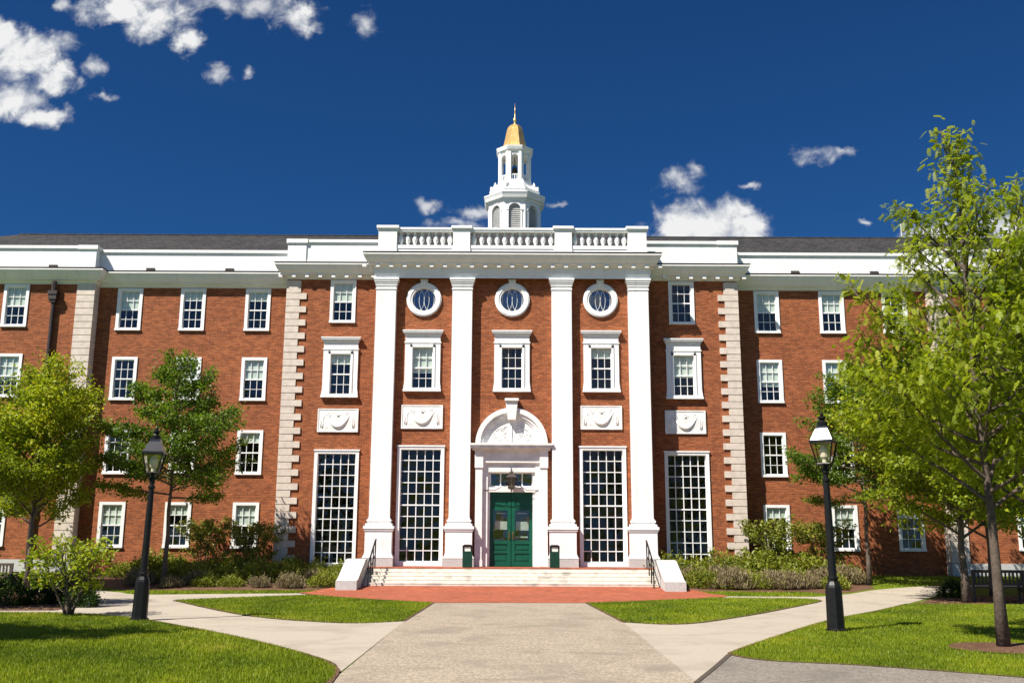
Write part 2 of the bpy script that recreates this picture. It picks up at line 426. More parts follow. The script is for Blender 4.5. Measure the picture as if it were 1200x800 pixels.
class MB:
    def __init__(s):
        s.v, s.f, s.mi, s.T, s.cur = [], [], [], Matrix.Identity(4), 0

    def add(s, verts, faces):
        k = len(s.v)
        s.v += [tuple(s.T @ Vector(p)) for p in verts]
        s.f += [tuple(i + k for i in f) for f in faces]
        s.mi += [s.cur] * len(faces)
        return s

    def box(s, x0, x1, y0, y1, z0, z1):
        return s.add([(x0, y0, z0), (x1, y0, z0), (x1, y1, z0), (x0, y1, z0), (x0, y0, z1), (x1, y0, z1), (x1, y1, z1), (x0, y1, z1)],
                     [(0, 3, 2, 1), (4, 5, 6, 7), (0, 1, 5, 4), (1, 2, 6, 5), (2, 3, 7, 6), (3, 0, 4, 7)])

    def bar(s, p, q, r, n=8, r2=None):
        return s.tube([p, q], [r, r if r2 is None else r2], n)

    def tube(s, pts, rads, n=8, cap=True):
        pts = [Vector(p) for p in pts]
        if not hasattr(rads, '__len__'):
            rads = [rads] * len(pts)
        rings, prev = [], None
        vs, fs = [], []
        for i, p in enumerate(pts):
            d = (pts[min(i + 1, len(pts) - 1)] - pts[max(i - 1, 0)])
            d = d.normalized() if d.length > 1e-9 else Vector((0, 0, 1))
            if prev is None:
                a = d.orthogonal().normalized()
            else:
                a = prev - d * prev.dot(d)
                a = a.normalized() if a.length > 1e-6 else d.orthogonal().normalized()
            prev = a
            b = d.cross(a)
            for k in range(n):
                t = 2 * PI * k / n
                vs.append(tuple(p + (a * math.cos(t) + b * math.sin(t)) * rads[i]))
        for i in range(len(pts) - 1):
            for k in range(n):
                fs.append((i * n + k, i * n + (k + 1) % n, (i + 1) * n + (k + 1) % n, (i + 1) * n + k))
        if cap:
            fs.append(tuple(range(n))[::-1])
            fs.append(tuple((len(pts) - 1) * n + k for k in range(n)))
        return s.add(vs, fs)

    def lathe(s, prof, n=16, cx=0, cy=0, cz=0, phase=0.0, cap=True):
        """prof: [(radius, z)] bottom to top"""
        vs, fs = [], []
        for r, z in prof:
            for k in range(n):
                t = 2 * PI * k / n + phase
                vs.append((cx + r * math.cos(t), cy + r * math.sin(t), cz + z))
        for i in range(len(prof) - 1):
            for k in range(n):
                fs.append((i * n + k, i * n + (k + 1) % n, (i + 1) * n + (k + 1) % n, (i + 1) * n + k))
        if cap:
            fs.append(tuple(range(n))[::-1])
            fs.append(tuple((len(prof) - 1) * n + k for k in range(n)))
        return s.add(vs, fs)

    def extr(s, poly, y0, y1):
        """polygon in (x,z), counter-clockwise from the front, pushed from y0 (front) to y1 (back)"""
        n = len(poly)
        vs = [(x, y0, z) for x, z in poly] + [(x, y1, z) for x, z in poly]
        fs = [tuple(range(n)), tuple(range(n, 2 * n))[::-1]]
        fs += [(i, i + n, (i + 1) % n + n, (i + 1) % n) for i in range(n)]
        return s.add(vs, fs)

    def ring(s, cx, cz, r0, r1, y0, y1, a0=0.0, a1=2 * PI, n=40):
        """flat annulus (or arc of one) facing -y"""
        closed = abs(a1 - a0 - 2 * PI) < 1e-6
        m = n if closed else n + 1
        vs, fs = [], []
        for i in range(m):
            t = a0 + (a1 - a0) * i / n
            c, q = math.cos(t), math.sin(t)
            vs += [(cx + r0 * c, y0, cz + r0 * q), (cx + r1 * c, y0, cz + r1 * q), (cx + r1 * c, y1, cz + r1 * q), (cx + r0 * c, y1, cz + r0 * q)]
        for i in range(n):
            a, b = 4 * i, 4 * ((i + 1) % m)
            for k in range(4):
                fs.append((a + k, a + (k + 1) % 4, b + (k + 1) % 4, b + k))
        if not closed:
            fs += [(0, 3, 2, 1), (4 * n, 4 * n + 1, 4 * n + 2, 4 * n + 3)]
        return s.add(vs, fs)

    def sweepU(s, x0, x1, yf, yb, prof, sides=True):
        """moulding round the left side, front and right side of a block; prof: [(overhang, z)] bottom to top"""
        vs, fs = [], []
        for o, z in prof:
            if sides:
                vs += [(x0 - o, yb, z), (x0 - o, yf - o, z), (x1 + o, yf - o, z), (x1 + o, yb, z)]
            else:
                vs += [(x0, yf - o, z), (x0, yf - o, z), (x1, yf - o, z), (x1, yf - o, z)]
        for i in range(len(prof) - 1):
            for k in ((0, 1, 2) if sides else (1,)):
                fs.append((4 * i + k, 4 * i + k + 1, 4 * i + 5 + k, 4 * i + 4 + k))
        return s.add(vs, fs)

    def build(s, name, mats, parent=None, loc=(0, 0, 0), smooth=False, rz=0.0, link=True):
        me = bpy.data.meshes.new(name)
        me.from_pydata(s.v, [], s.f)
        if not isinstance(mats, (list, tuple)):
            mats = [mats]
        for m in mats:
            me.materials.append(M[m])
        if len(mats) > 1:
            me.polygons.foreach_set('material_index', s.mi)
        bm = bmesh.new()
        bm.from_mesh(me)
        bmesh.ops.recalc_face_normals(bm, faces=bm.faces)
        uvl = bm.loops.layers.uv.new('UVMap')
        for f in bm.faces:
            n = f.normal
            ax = max(range(3), key=lambda i: abs(n[i]))
            for l in f.loops:
                c = l.vert.co
                l[uvl].uv = (c.x, c.z) if ax == 1 else ((c.y, c.z) if ax == 0 else (c.x, c.y))
            f.smooth = smooth
        bm.to_mesh(me)
        bm.free()
        o = bpy.data.objects.new(name, me)
        C.objects.link(o)
        o.location = loc
        o.rotation_euler = (0, 0, rz)
        if parent:
            o.parent = parent
        return o


def tag(o, label=None, cat=None, group=None, kind=None):
    if label:
        o['label'] = label
    if cat:
        o['category'] = cat
    if group:
        o['group'] = group
    if kind:
        o['kind'] = kind
    return o


def empty(name, loc=(0, 0, 0), label=None, cat=None, group=None, rz=0.0):
    o = bpy.data.objects.new(name, None)
    C.objects.link(o)
    o.location = loc
    o.rotation_euler = (0, 0, rz)
    return tag(o, label, cat, group)


def kids(o):
    return [c for c in bpy.data.objects if c.parent == o]


def dup(o, parent=None, loc=None, rz=None, scale=None):
    c = o.copy()
    C.objects.link(c)
    if parent is not None:
        c.parent = parent
    if loc is not None:
        c.location = loc
    if rz is not None:
        c.rotation_euler = (0, 0, rz)
    if scale is not None:
        c.scale = scale
    for ch in kids(o):
        dup(ch, c)
    return c


rng = random.Random(11)


def terrain(y):
    return 0.45 * min(1.0, max(0.0, (y + 5) / 5.6))


# ------------------------------------------------------------------ ground
def sheet(name, poly, z, m, kind='structure'):
    bm = bmesh.new()
    vs = [bm.verts.new((x, y, 0)) for x, y in poly]
    f = bm.faces.new(vs)
    bmesh.ops.triangulate(bm, faces=[f])
    for yc in (-5.0, 0.6):
        bmesh.ops.bisect_plane(bm, geom=bm.verts[:] + bm.edges[:] + bm.faces[:], plane_co=(0, yc, 0), plane_no=(0, 1, 0))
    for v in bm.verts:
        v.co.z = terrain(v.co.y) + z
    bmesh.ops.recalc_face_normals(bm, faces=bm.faces)
    uvl = bm.loops.layers.uv.new('UVMap')
    for f in bm.faces:
        if f.normal.z < 0:
            f.normal_flip()
        for l in f.loops:
            l[uvl].uv = (l.vert.co.x, l.vert.co.y)
    me = bpy.data.meshes.new(name)
    bm.to_mesh(me)
    bm.free()
    me.materials.append(M[m])
    o = bpy.data.objects.new(name, me)
    C.objects.link(o)
    if kind:
        o['kind'] = kind
    return o


def curve(pts, k=6, closed=False):
    """Catmull-Rom through the points"""
    P = [Vector(p) for p in pts]
    out = []
    n = len(P)
    for i in range(n - 1):
        a, b, c, d = P[max(i - 1, 0)], P[i], P[i + 1], P[min(i + 2, n - 1)]
        for j in range(k):
            t = j / k
            q = 0.5 * ((2 * b) + (c - a) * t + (2 * a - 5 * b + 4 * c - d) * t * t + (3 * b - a - 3 * c + d) * t ** 3)
            out.append((q.x, q.y))
    out.append(tuple(P[-1]))
    return out


LF = curve([(-2.25, -31), (-2.24, -28.2), (-2.43, -26.76), (-3.0, -25.44), (-4.45, -23.13), (-6.18, -20.78), (-8.04, -18.47), (-8.95, -17.5), (-10.7, -16.55), (-12.4, -16.35), (-17, -16.2)])
ISL = curve([(-2.37, -18.35), (-3.67, -18.94), (-5.93, -17.31), (-8.13, -14.04), (-9.4, -11.9), (-10.0, -11.0)]) + curve([(-9.95, -10.6), (-8.58, -9.1), (-6.7, -7.35)])
ISR = curve([(2.5, -18.4), (3.74, -18.86), (5.5, -16.61), (7.32, -13.67), (9.2, -10.45)]) + curve([(9.65, -9.5), (9.6, -8.6), (8.6, -8.25), (6.8, -8.15)])
RF = curve([(3.43, -24.95), (3.62, -24.45), (4.69, -22.39), (7.22, -17.82), (9.92, -13.84), (11.7, -11.0)])
RB = curve([(3.43, -24.95), (3.84, -25.72), (4.94, -26.21), (5.9, -26.85), (6.8, -27.55), (12, -31.2)])
PLAZA_L = curve([(-2.25, -11.45), (-4.4, -9.75), (-6.44, -7.55), (-7.5, -5.6)])
PLAZA_R = curve([(2.2, -11.2), (4.4, -9.8), (6.7, -7.9), (7.3, -6.6), (6.9, -4.5)])

sheet('ground', [(-900, -900), (900, -900), (900, 900), (-900, 900)], 0.0, 'ground')
LMULCH = [(-24, -15.7)] + curve([(-15, -15.75), (-11.5, -15.4), (-11.7, -13.5), (-12.4, -11.3), (-14.6, -7.2), (-18.2, -4.7)]) + [(-24, -4.2)]
LBED = [(-13.7, -4.95), (-10, -4.7), (-6.5, -4.55), (-6.4, 0.76), (-9.86, 0.76), (-9.86, 1.59), (-18.4, 1.59), (-18.4, -1.8), (-15.6, -3.2)]
RBED = [(6.4, 0.76), (6.5, -4.4), (8, -4.5), (10.6, -4.5), (11.3, -5.0), (12.2, -4.55), (13.6, -3.3), (13.9, -1), (13.4, 1.59), (9.86, 1.59), (9.86, 0.76)]
RMULCH = curve([(12.0, -10.8), (13.5, -11.1), (17, -11.2), (22, -11)]) + [(22, -5.6), (16.2, -5.4), (15.0, -5.9)]
sheet('mulch_ground', LMULCH, 0.004, 'mulch')
sheet('mulch_ground', LBED, 0.004, 'mulch')
sheet('mulch_ground', RBED, 0.004, 'mulch')
sheet('mulch_ground', RMULCH, 0.004, 'mulch')
sheet('mulch_ground', [(8.42 + 1.0 * math.cos(t) + 0.12 * math.sin(3 * t), -23.75 + 1.0 * math.sin(t) + .1 * math.cos(2 * t)) for t in [2 * PI * i / 24 for i in range(24)]], 0.03, 'mulch')
lp = LF + [(-17, -15.7), (-15, -15.74)] + curve([(-11.5, -15.4), (-11.7, -13.5), (-12.4, -11.3), (-14.6, -7.2), (-18.2, -4.7)]) + [(-15.6, -3.9)] + \
    curve([(-13.4, -6.2), (-12.3, -7.45), (-10, -6.85), (-7.2, -6.1)]) + [(-6.7, -7.35)] + ISL[::-1]
sheet('side_path', lp, 0.008, 'walk_concrete')
rp = ISR[:] + [(7.25, -6.9)] + curve([(8.8, -6.95), (10.3, -6.85), (11.2, -5.9), (12.35, -4.7), (14, -3.45), (17, -2.3), (24, -1.2)]) + [(24, -3.0)] + \
    curve([(17, -3.0), (15.1, -5.4), (11.7, -11.0)], 3)[:-1] + RF[::-1] + [(2.34, -28.1)]
sheet('side_path', rp, 0.008, 'walk_concrete')
sheet('central_path', [(-2.25, -11.45), (-2.37, -18.35), (-2.24, -28.2), (-2.25, -31), (-2.6, -60), (2.6, -60), (2.3, -31), (2.34, -28.1), (2.5, -18.4), (2.2, -11.2)], 0.012, 'walk_aggregate')
sheet('road', RB + [(14, -34), (14, -60), (2.6, -60), (2.3, -31), (2.34, -28.1)], 0.016, 'asphalt')
sheet('brick_path', PLAZA_L + [(-6.6, -4.0), (-5.6, -2.8), (5.6, -2.8), (6.5, -4.0)] + PLAZA_R[::-1], 0.020, 'paver')


def strip(name, line, w, z, m):
    P = [Vector(p) for p in line]
    a, b = [], []
    for i, p in enumerate(P):
        d = (P[min(i + 1, len(P) - 1)] - P[max(i - 1, 0)]).normalized()
        nrm = Vector((-d.y, d.x))
        ww = w * (0.75 + 0.5 * rng.random())
        a.append(tuple(p + nrm * ww * 0.5))
        b.append(tuple(p - nrm * ww * 0.5))
    mb = MB()
    vs = [(x, y, terrain(y) + z) for x, y in a + b]
    n = len(a)
    mb.add(vs, [(i, i + 1, n + i + 1, n + i) for i in range(n - 1)])
    return tag(mb.build(name, m), kind='structure')


strip('kerb_joint', [(2.3, -28.2), (2.9, -26.5), (3.43, -24.95)], 0.07, 0.024, 'kerb_joint')
for ln in (LF, ISL, ISR, RF, RB, PLAZA_L, [(-2.25, -11.45), (-2.37, -18.35)], [(2.2, -11.2), (2.5, -18.4)]):
    strip('soil_edge', ln, 0.07, 0.026, 'mulch')


def inside(px, py, poly):
    res = np.zeros(len(px), bool)
    n = len(poly)
    j = n - 1
    for i in range(n):
        xi, yi = poly[i]
        xj, yj = poly[j]
        c = ((yi > py) != (yj > py)) & (px < (xj - xi) * (py - yi) / (yj - yi + 1e-12) + xi)
        res ^= c
        j = i
    return res


def quads_mesh(name, V, tone, m, tri=False):
    """V: (N,k,3) array of faces; tone per face"""
    N, k = V.shape[:2]
    me = bpy.data.meshes.new(name)
    me.vertices.add(N * k)
    me.vertices.foreach_set('co', np.ascontiguousarray(V.reshape(-1), dtype=np.float32))
    me.loops.add(N * k)
    me.loops.foreach_set('vertex_index', np.arange(N * k, dtype=np.int32))
    me.polygons.add(N)
    me.polygons.foreach_set('loop_start', np.arange(0, N * k, k, dtype=np.int32))
    me.polygons.foreach_set('loop_total', np.full(N, k, dtype=np.int32))
    at = me.attributes.new('tone', 'FLOAT', 'FACE')
    at.data.foreach_set('value', np.clip(tone, 0, 1).astype(np.float32))
    me.update(calc_edges=True)
    me.materials.append(M[m])
    return me


def lownoise(x, y, seed, s):
    r = np.random.RandomState(seed)
    out = np.zeros(len(x))
    for i in range(7):
        a = r.rand() * 2 * PI
        f = s * (0.5 + 1.6 * r.rand())
        out += np.sin((x * math.cos(a) + y * math.sin(a)) * f + r.rand() * 6.28)
    return out / 7


def grass(poly, dens_near, seed, name='grass', hmul=1.0):
    r = np.random.RandomState(seed)
    xs = [p[0] for p in poly]
    ys = [p[1] for p in poly]
    A = (max(xs) - min(xs)) * (max(ys) - min(ys))
    n = int(A * dens_near)
    px = r.uniform(min(xs), max(xs), n)
    py = r.uniform(min(ys), max(ys), n)
    dist = py + DIST
    keep = inside(px, py, poly) & (np.abs(px) < dist * 0.60 + 0.5) & (dist > 10.5)
    keep &= r.rand(n) < np.clip((15.0 / np.maximum(dist, 1)) ** 1.1, 0.25, 1.0)
    keep &= np.hypot(px - 8.42, py + 23.75) > 0.92 + 0.1 * r.rand(n)
    px, py = px[keep], py[keep]
    n = len(px)
    dist = py + DIST
    z = np.array([terrain(q) for q in py])
    ln = lownoise(px, py, seed, 1.3)
    hgt = (0.035 + 0.030 * r.rand(n) + 0.012 * ln) * hmul
    wid = (0.005 + 0.005 * r.rand(n)) * np.clip(dist / 15, 1, 2.0)
    a = r.rand(n) * 2 * PI
    lean = 0.55 * hgt * r.rand(n)
    b = r.rand(n) * 2 * PI
    V = np.zeros((n, 3, 3))
    V[:, 0] = np.stack([px - np.cos(a) * wid, py - np.sin(a) * wid, z], 1)
    V[:, 1] = np.stack([px + np.cos(a) * wid, py + np.sin(a) * wid, z], 1)
    V[:, 2] = np.stack([px + np.cos(b) * lean, py + np.sin(b) * lean, z + hgt], 1)
    tone = 0.44 + 0.40 * (r.rand(n) - 0.5) + 0.42 * ln + 0.30 * lownoise(px, py, seed + 5, 4.5)
    tone[r.rand(n) < 0.04 + 0.05 * (ln > 0.25)] = 1.0
    me = quads_mesh(name, V, tone, 'blade')
    o = bpy.data.objects.new(name, me)
    C.objects.link(o)
    return o


def gtag(o, label):
    return tag(o, label, 'grass', kind='stuff')


gtag(grass(LF + [(-17, -31)], 2000, 1), 'mown sunny front lawn left of the central walk')
gtag(grass(RF + [(13.5, -11.1), (17, -11.3), (22, -11.1), (22, -34), (12, -31.2)] + RB[::-1], 2000, 2), 'mown sunny front lawn right of the central walk')
gtag(grass(ISL + [p for p in PLAZA_L[::-1] if p[1] < -7.5], 1500, 3), 'small lawn island between left path and brick plaza')
gtag(grass(ISR + [p for p in PLAZA_R[::-1] if p[1] < -7.9], 1500, 4), 'small lawn island between right path and brick plaza')
gtag(grass([(-12.3, -7.35), (-10, -6.75), (-7.3, -6.0), (-6.8, -4.6), (-10, -4.7), (-13.7, -4.95), (-13.3, -6.1)], 1200, 5), 'narrow grass strip in front of the left planting bed')
gtag(grass([(7.35, -6.8), (10.3, -6.75), (11.2, -5.0), (10.6, -4.5), (6.7, -4.4)], 1200, 6), 'narrow grass strip in front of the right planting bed')
gtag(grass([(13.7, -3.25), (17, -2.2), (24, -1.1), (24, 1.1), (13.5, 1.5), (13.9, -1)], 500, 7), 'far grass between right path and brick wing')


def litter(poly, dens, seed, label):
    r = np.random.RandomState(seed)
    xs = [p[0] for p in poly]
    ys = [p[1] for p in poly]
    n = int((max(xs) - min(xs)) * (max(ys) - min(ys)) * dens)
    px = r.uniform(min(xs), max(xs), n)
    py = r.uniform(min(ys), max(ys), n)
    k = inside(px, py, poly) & (np.abs(px) < (py + DIST) * 0.6)
    px, py = px[k], py[k]
    n = len(px)
    c = np.stack([px, py, np.array([terrain(q) for q in py]) + 0.015], 1)
    a = r.rand(n) * 2 * PI
    t = np.stack([np.cos(a), np.sin(a), r.uniform(-.35, .35, n)], 1) * r.uniform(.02, .06, n)[:, None]
    s = np.stack([-np.sin(a), np.cos(a), r.uniform(-.4, .4, n)], 1) * r.uniform(.008, .02, n)[:, None]
    V = np.stack([c - t - s, c + t - s, c + t + s, c - t + s], 1)
    o = bpy.data.objects.new('mulch', quads_mesh('mulch', V, r.rand(n), 'litter'))
    C.objects.link(o)
    tag(o, label, 'mulch', kind='stuff')


litter([(8.42 + .95 * math.cos(t), -23.75 + .95 * math.sin(t)) for t in [2 * PI * i / 20 for i in range(20)]], 700, 3, 'bark mulch ring round the tall right tree')
litter(LMULCH, 60, 4, 'bark mulch under the left bench and bushes')
litter(RMULCH, 60, 5, 'bark mulch round the right benches')

# ------------------------------------------------------------------ the hall
HALL = empty('brick_hall', (0, 0, 0.0), 'four-storey red brick hall with white columns, balustrade and gold-domed cupola', 'building')
ZW = 13.5
YP, YF, YW, YE = 0.0, 0.77, 1.6, 1.15         # portico wall, flank wall, wing wall, end pavilion wall
XP, XF, XW, XE = 5.92, 9.87, 18.5, 34.0
ROWS = [1.47, 4.57, 7.78, 10.90]
WW, WH = 1.12, 1.92
WING = [11.35, 14.25, 17.07]
PAV = [21.93, 25.2, 28.5]


def wall_front(name, x0, x1, z0, z1, y, holes, depth=0.34, sides=()):
    """front sheet with real openings and their reveals; holes: (xa, xb, za, zb)"""
    mb = MB()
    xs = sorted({x0, x1, *[h[0] for h in holes], *[h[1] for h in holes]})
    zs = sorted({z0, z1, *[h[2] for h in holes], *[h[3] for h in holes]})
    for i in range(len(xs) - 1):
        for j in range(len(zs) - 1):
            cx, cz = (xs[i] + xs[i + 1]) / 2, (zs[j] + zs[j + 1]) / 2
            if any(h[0] < cx < h[1] and h[2] < cz < h[3] for h in holes):
                continue
            mb.add([(xs[i], y, zs[j]), (xs[i + 1], y, zs[j]), (xs[i + 1], y, zs[j + 1]), (xs[i], y, zs[j + 1])], [(0, 1, 2, 3)])
    for a, b, c, d in holes:
        mb.add([(a, y, c), (b, y, c), (b, y, d), (a, y, d), (a, y + depth, c), (b, y + depth, c), (b, y + depth, d), (a, y + depth, d)],
               [(0, 4, 5, 1), (1, 5, 6, 2), (2, 6, 7, 3), (3, 7, 4, 0)])
    for xs_, yb in sides:
        mb.add([(xs_, y, z0), (xs_, yb, z0), (xs_, yb, z1), (xs_, y, z1)], [(0, 1, 2, 3)])
    return mb


def hole(cx, zb, w=WW, h=WH, m=0.03):
    return (cx - w / 2 + m, cx + w / 2 - m, zb + m, zb + h - m)


# portico wall
ph = [hole(c, 0.79, 1.95, 4.9) for c in (-3.77, 3.77)] + [(c - 0.5, c + 0.5, 8.02, 9.92) for c in (-3.79, 0, 3.79)] + \
     [(-1.28, 1.28, 0.3, 5.4)] + [(c - 0.5, c + 0.5, 11.46, 12.46) for c in (-3.79, 0, 3.79)]
wall_front('wall', -XP, XP, -0.2, ZW, YP, ph, 0.34, [(-XP, 3), (XP, 3)]).build('wall', 'brick', HALL)
for sg in (-1, 1):
    a, b = sorted((sg * XP, sg * XF))
    c = sg * 7.41
    wall_front('wall', a, b, -0.2, ZW, YF, [hole(c, 0.72, 1.88, 4.85), (c - 0.5, c + 0.5, 7.86, 9.76), hole(c, 11.1, 1.13, 1.9)], 0.34, [(sg * XF, 3)]).build('wall', 'brick', HALL)
    a, b = sorted((sg * XF, sg * XW))
    wall_front('wall', a, b, -0.2, ZW, YW, [hole(sg * c, z) for c in WING for z in ROWS]).build('wall', 'brick', HALL)
    a, b = sorted((sg * XW, sg * XE))
    wall_front('wall', a, b, 0.98, ZW, YE, [hole(sg * c, z + 0.04) for c in PAV for z in ROWS], 0.34, [(sg * XW, 3), (sg * XE, 16)]).build('wall', 'brick', HALL)
    mb = MB()
    mb.box(min(a, b) - .03, max(a, b) + .03, YE - 0.06, YE + 1.2, -0.2, 0.98)
    mb.build('plinth', 'granite', HALL)
mb = MB()
mb.box(-XE, XE, 15.8, 16, -0.2, ZW + 1)
mb.build('wall', 'brick', HALL)
mb = MB()                       # room backs, seen dimly through the panes
mb.box(-XE, XE, 3.4, 3.5, -0.2, ZW + .6)
for z in (-0.15, 4.0, 7.15, 10.3, 13.3):
    mb.box(-XE, XE, 2.1, 3.4, z, z + 0.1)
mb.box(-9.8, 9.8, 1.2, 2.1, 6.2, 6.4)
mb.build('room_wall', 'dark', HALL)

# quoins
for sg in (-1, 1):
    mb = MB()
    z, k = 0.35, 0
    while z < 12.98:
        z1 = min(z + 0.295, 13.0)
        w = 0.86 if k % 2 == 0 else 0.56
        if z > 12.4:
            w, z1 = 0.60, 13.0
        a, b = sorted((sg * (XF + 0.03), sg * (XF - w)))
        mb.box(a, b, YF - 0.055 + 0.012 * (k % 2), YF + 0.5, z, z1 - 0.028)
        a, b = sorted((sg * (XF + 0.012), sg * (XF - 0.5)))
        mb.box(a, b, YF - 0.02, YF + 0.3, z1 - 0.03, z1 + 0.002)
        z = z1
        k += 1
    mb.build('quoin_strip', 'cream', HALL)
    mb = MB()
    z = 1.0
    while z < 12.9:
        z1 = min(z + 0.30, 12.92)
        if z > 12.35:
            z1 = 12.92
        a, b = sorted((sg * (XW - 0.03), sg * (XW + 0.76)))
        mb.box(a, b, YE - 0.06, YE + 0.6, z, z1 - 0.03)
        a, b = sorted((sg * (XW - 0.012), sg * (XW + 0.745)))
        mb.box(a, b, YE - 0.03, YE + 0.5, z1 - 0.032, z1 + 0.002)
        z = z1
    mb.build('quoin_strip', 'cream', HALL)


# cornices
def cornice_prof(zb, zs, zf, zt, oh, fr=0.0):
    """frieze from zb, soffit at zs, fascia to zf, crown to zt"""
    return [(-0.05, zb), (0.035 + fr, zb), (0.035 + fr, zs - 0.12), (0.09 + fr, zs - 0.10), (0.11 + fr, zs), (oh - 0.24, zs + 0.005), (oh - 0.24, zs + 0.06),
            (oh - 0.20, zs + 0.075), (oh - 0.10, zf - 0.02), (oh - 0.03, zt - 0.07), (oh, zt - 0.05), (oh, zt), (-0.05, zt + 0.04)]


def cornice(x0, x1, yf, yb, prof, mod=None, sides=True):
    mb = MB()
    mb.sweepU(x0, x1, yf, yb, prof, sides)
    if mod:
        zs, oh, pitch_ = mod
        n = int((x1 - x0 + 2 * oh) / pitch_)
        for i in range(n + 1):
            cx = (x0 + x1) / 2 + (i - n / 2) * pitch_
            mb.box(cx - 0.08, cx + 0.08, yf - oh + 0.225, yf - 0.05, zs - 0.13, zs + 0.01)
        for sx, sgn in ((x0, -1), (x1, 1)):
            for k in range(3):
                y = yf + 0.1 + k * pitch_
                if y < yb - 0.1:
                    a, b = sorted((sx + sgn * 0.03, sx + sgn * (oh - 0.27)))
                    mb.box(a, b, y - 0.08, y + 0.08, zs - 0.12, zs + 0.01)
    o = mb.build('cornice', 'white', HALL)
    ld = MB()                   # thin metal drip edge on top
    zt = prof[-2][1]
    oh = prof[-2][0]
    if sides:
        ld.box(x0 - oh - .012, x1 + oh + .012, yf - oh - .012, yb - .02, zt + 0.045, zt + 0.065)
    else:
        ld.box(x0, x1, yf - oh - .012, yf + .3, zt + 0.045, zt + 0.065)
    ld.build('flashing', 'bronze', o)
    return o


pp = [(-0.02, 12.84), (0.0, 12.84), (0.0, 13.02), (0.03, 13.025), (0.03, 13.3)]
cornice(-5.90, 5.90, -0.34, 0.75, pp + [(0.06, 13.31), (0.09, 13.40), (0.24, 13.405), (0.24, 13.46), (0.28, 13.475), (0.37, 13.60), (0.44, 13.75), (0.47, 13.77), (0.47, 13.82), (-0.02, 13.86)], (13.40, 0.47, 0.575))
cornice(-XF - 0.02, XF + 0.02, YF, 3.0, cornice_prof(13.05, 13.22, 13.45, 13.66, 0.5), (13.22, 0.5, 0.58))
for sg in (-1, 1):
    a, b = sorted((sg * (XF + 0.03), sg * (XW - 0.03)))
    cornice(a, b, YW, YW + .5, cornice_prof(12.85, 13.00, 13.25, 13.46, 0.48), None, False)
    a, b = sorted((sg * XW, sg * XE))
    cornice(a, b, YE, 3.0, cornice_prof(12.88, 13.04, 13.28, 13.48, 0.48))


# parapets
def parapet(x0, x1, yf, yb, z0, zt, sc=(), piers=()):
    mb = MB()
    mb.box(x0, x1, yf, yb, z0, zt - 0.2)
    mb.box(x0 - 0.03, x1 + 0.03, yf - 0.03, yb, zt - 0.2, zt - 0.13)
    mb.box(x0 - 0.07, x1 + 0.07, yf - 0.07, yb + 0.02, zt - 0.13, zt)
    mb.box(x0 - 0.02, x1 + 0.02, yf - 0.025, yb - .03, z0 + .0, z0 + 0.34)
    for a, b in piers:
        mb.box(a, b, yf - 0.05, yf + 0.2, z0, zt - 0.16)
        mb.box(a - 0.06, b + 0.06, yf - 0.11, yf + 0.22, zt - 0.17, zt + 0.012)
    o = mb.build('parapet', 'white', HALL)
    for x in sc:
        s = MB()
        s.box(x - 0.19, x + 0.19, yf - 0.06, yf + 0.05, z0 + 0.20, z0 + 0.35)
        s.build('scupper', 'dark', o)


for sg in (-1, 1):
    a, b = sorted((sg * (XF + 0.05), sg * (XW + 0.2)))
    parapet(a, b, 1.9, 2.3, 13.5, 14.70, (sg * 12.8, sg * 16.38))
    a, b = sorted((sg * (XW + 0.2), sg * (XE - 0.2)))
    parapet(a, b, 1.45, 3.4, 13.5, 14.75, (sg * 20.58, sg * 23.2), [sorted((sg * (XW + 0.185), sg * (XW + 0.95)))])
    a, b = sorted((sg * 5.6, sg * 9.98))
    parapet(a, b, 1.02, 2.35, 13.66, 14.95, (), [sorted((sg * 9.995, sg * 9.17))])

# balustrade above the portico
BAL = MB()
BAL.box(-5.82, 5.82, -0.10, 0.5, 13.80, 14.22)
BALO = BAL.build('balustrade', 'white', HALL)
for cx, w in ((-5.42, .80), (-2.21, .74), (2.21, .74), (5.42, .80)):
    p = MB()
    p.box(cx - w / 2, cx + w / 2, -0.16, 0.56, 14.0, 15.06)
    p.box(cx - w / 2 - 0.02, cx + w / 2 + 0.02, -0.18, 0.58, 14.0, 14.18)
    p.box(cx - w / 2 - 0.04, cx + w / 2 + 0.04, -0.20, 0.60, 15.06, 15.12)
    p.box(cx - w / 2 - 0.08, cx + w / 2 + 0.08, -0.24, 0.64, 15.12, 15.24)
    p.build('pier', 'white', BALO)
bl = MB()
bl.lathe([(0.085, 0), (0.085, .04), (0.05, .05), (0.05, .08), (0.10, .20), (0.115, .30), (0.095, .40), (0.055, .50), (0.045, .56), (0.075, .575), (0.075, .61)], 10)
bal0 = None
for xa, xb, n in ((-5.02, -2.58, 8), (-1.84, 1.84, 11), (2.58, 5.02, 8)):
    r = MB()
    r.box(xa, xb, -0.10, 0.44, 15.0, 15.08)
    r.box(xa, xb, -0.13, 0.47, 15.08, 15.18)
    r.box(xa, xb, -0.12, 0.46, 14.22, 14.38)
    r.build('rail', 'white', BALO)
    for i in range(n):
        x = xa + (xb - xa) * (i + 0.5) / n
        if bal0 is None:
            bal0 = bl.build('baluster', 'white', BALO, (x, 0.10, 14.385), True)
        else:
            dup(bal0, BALO, (x, 0.10, 14.385))

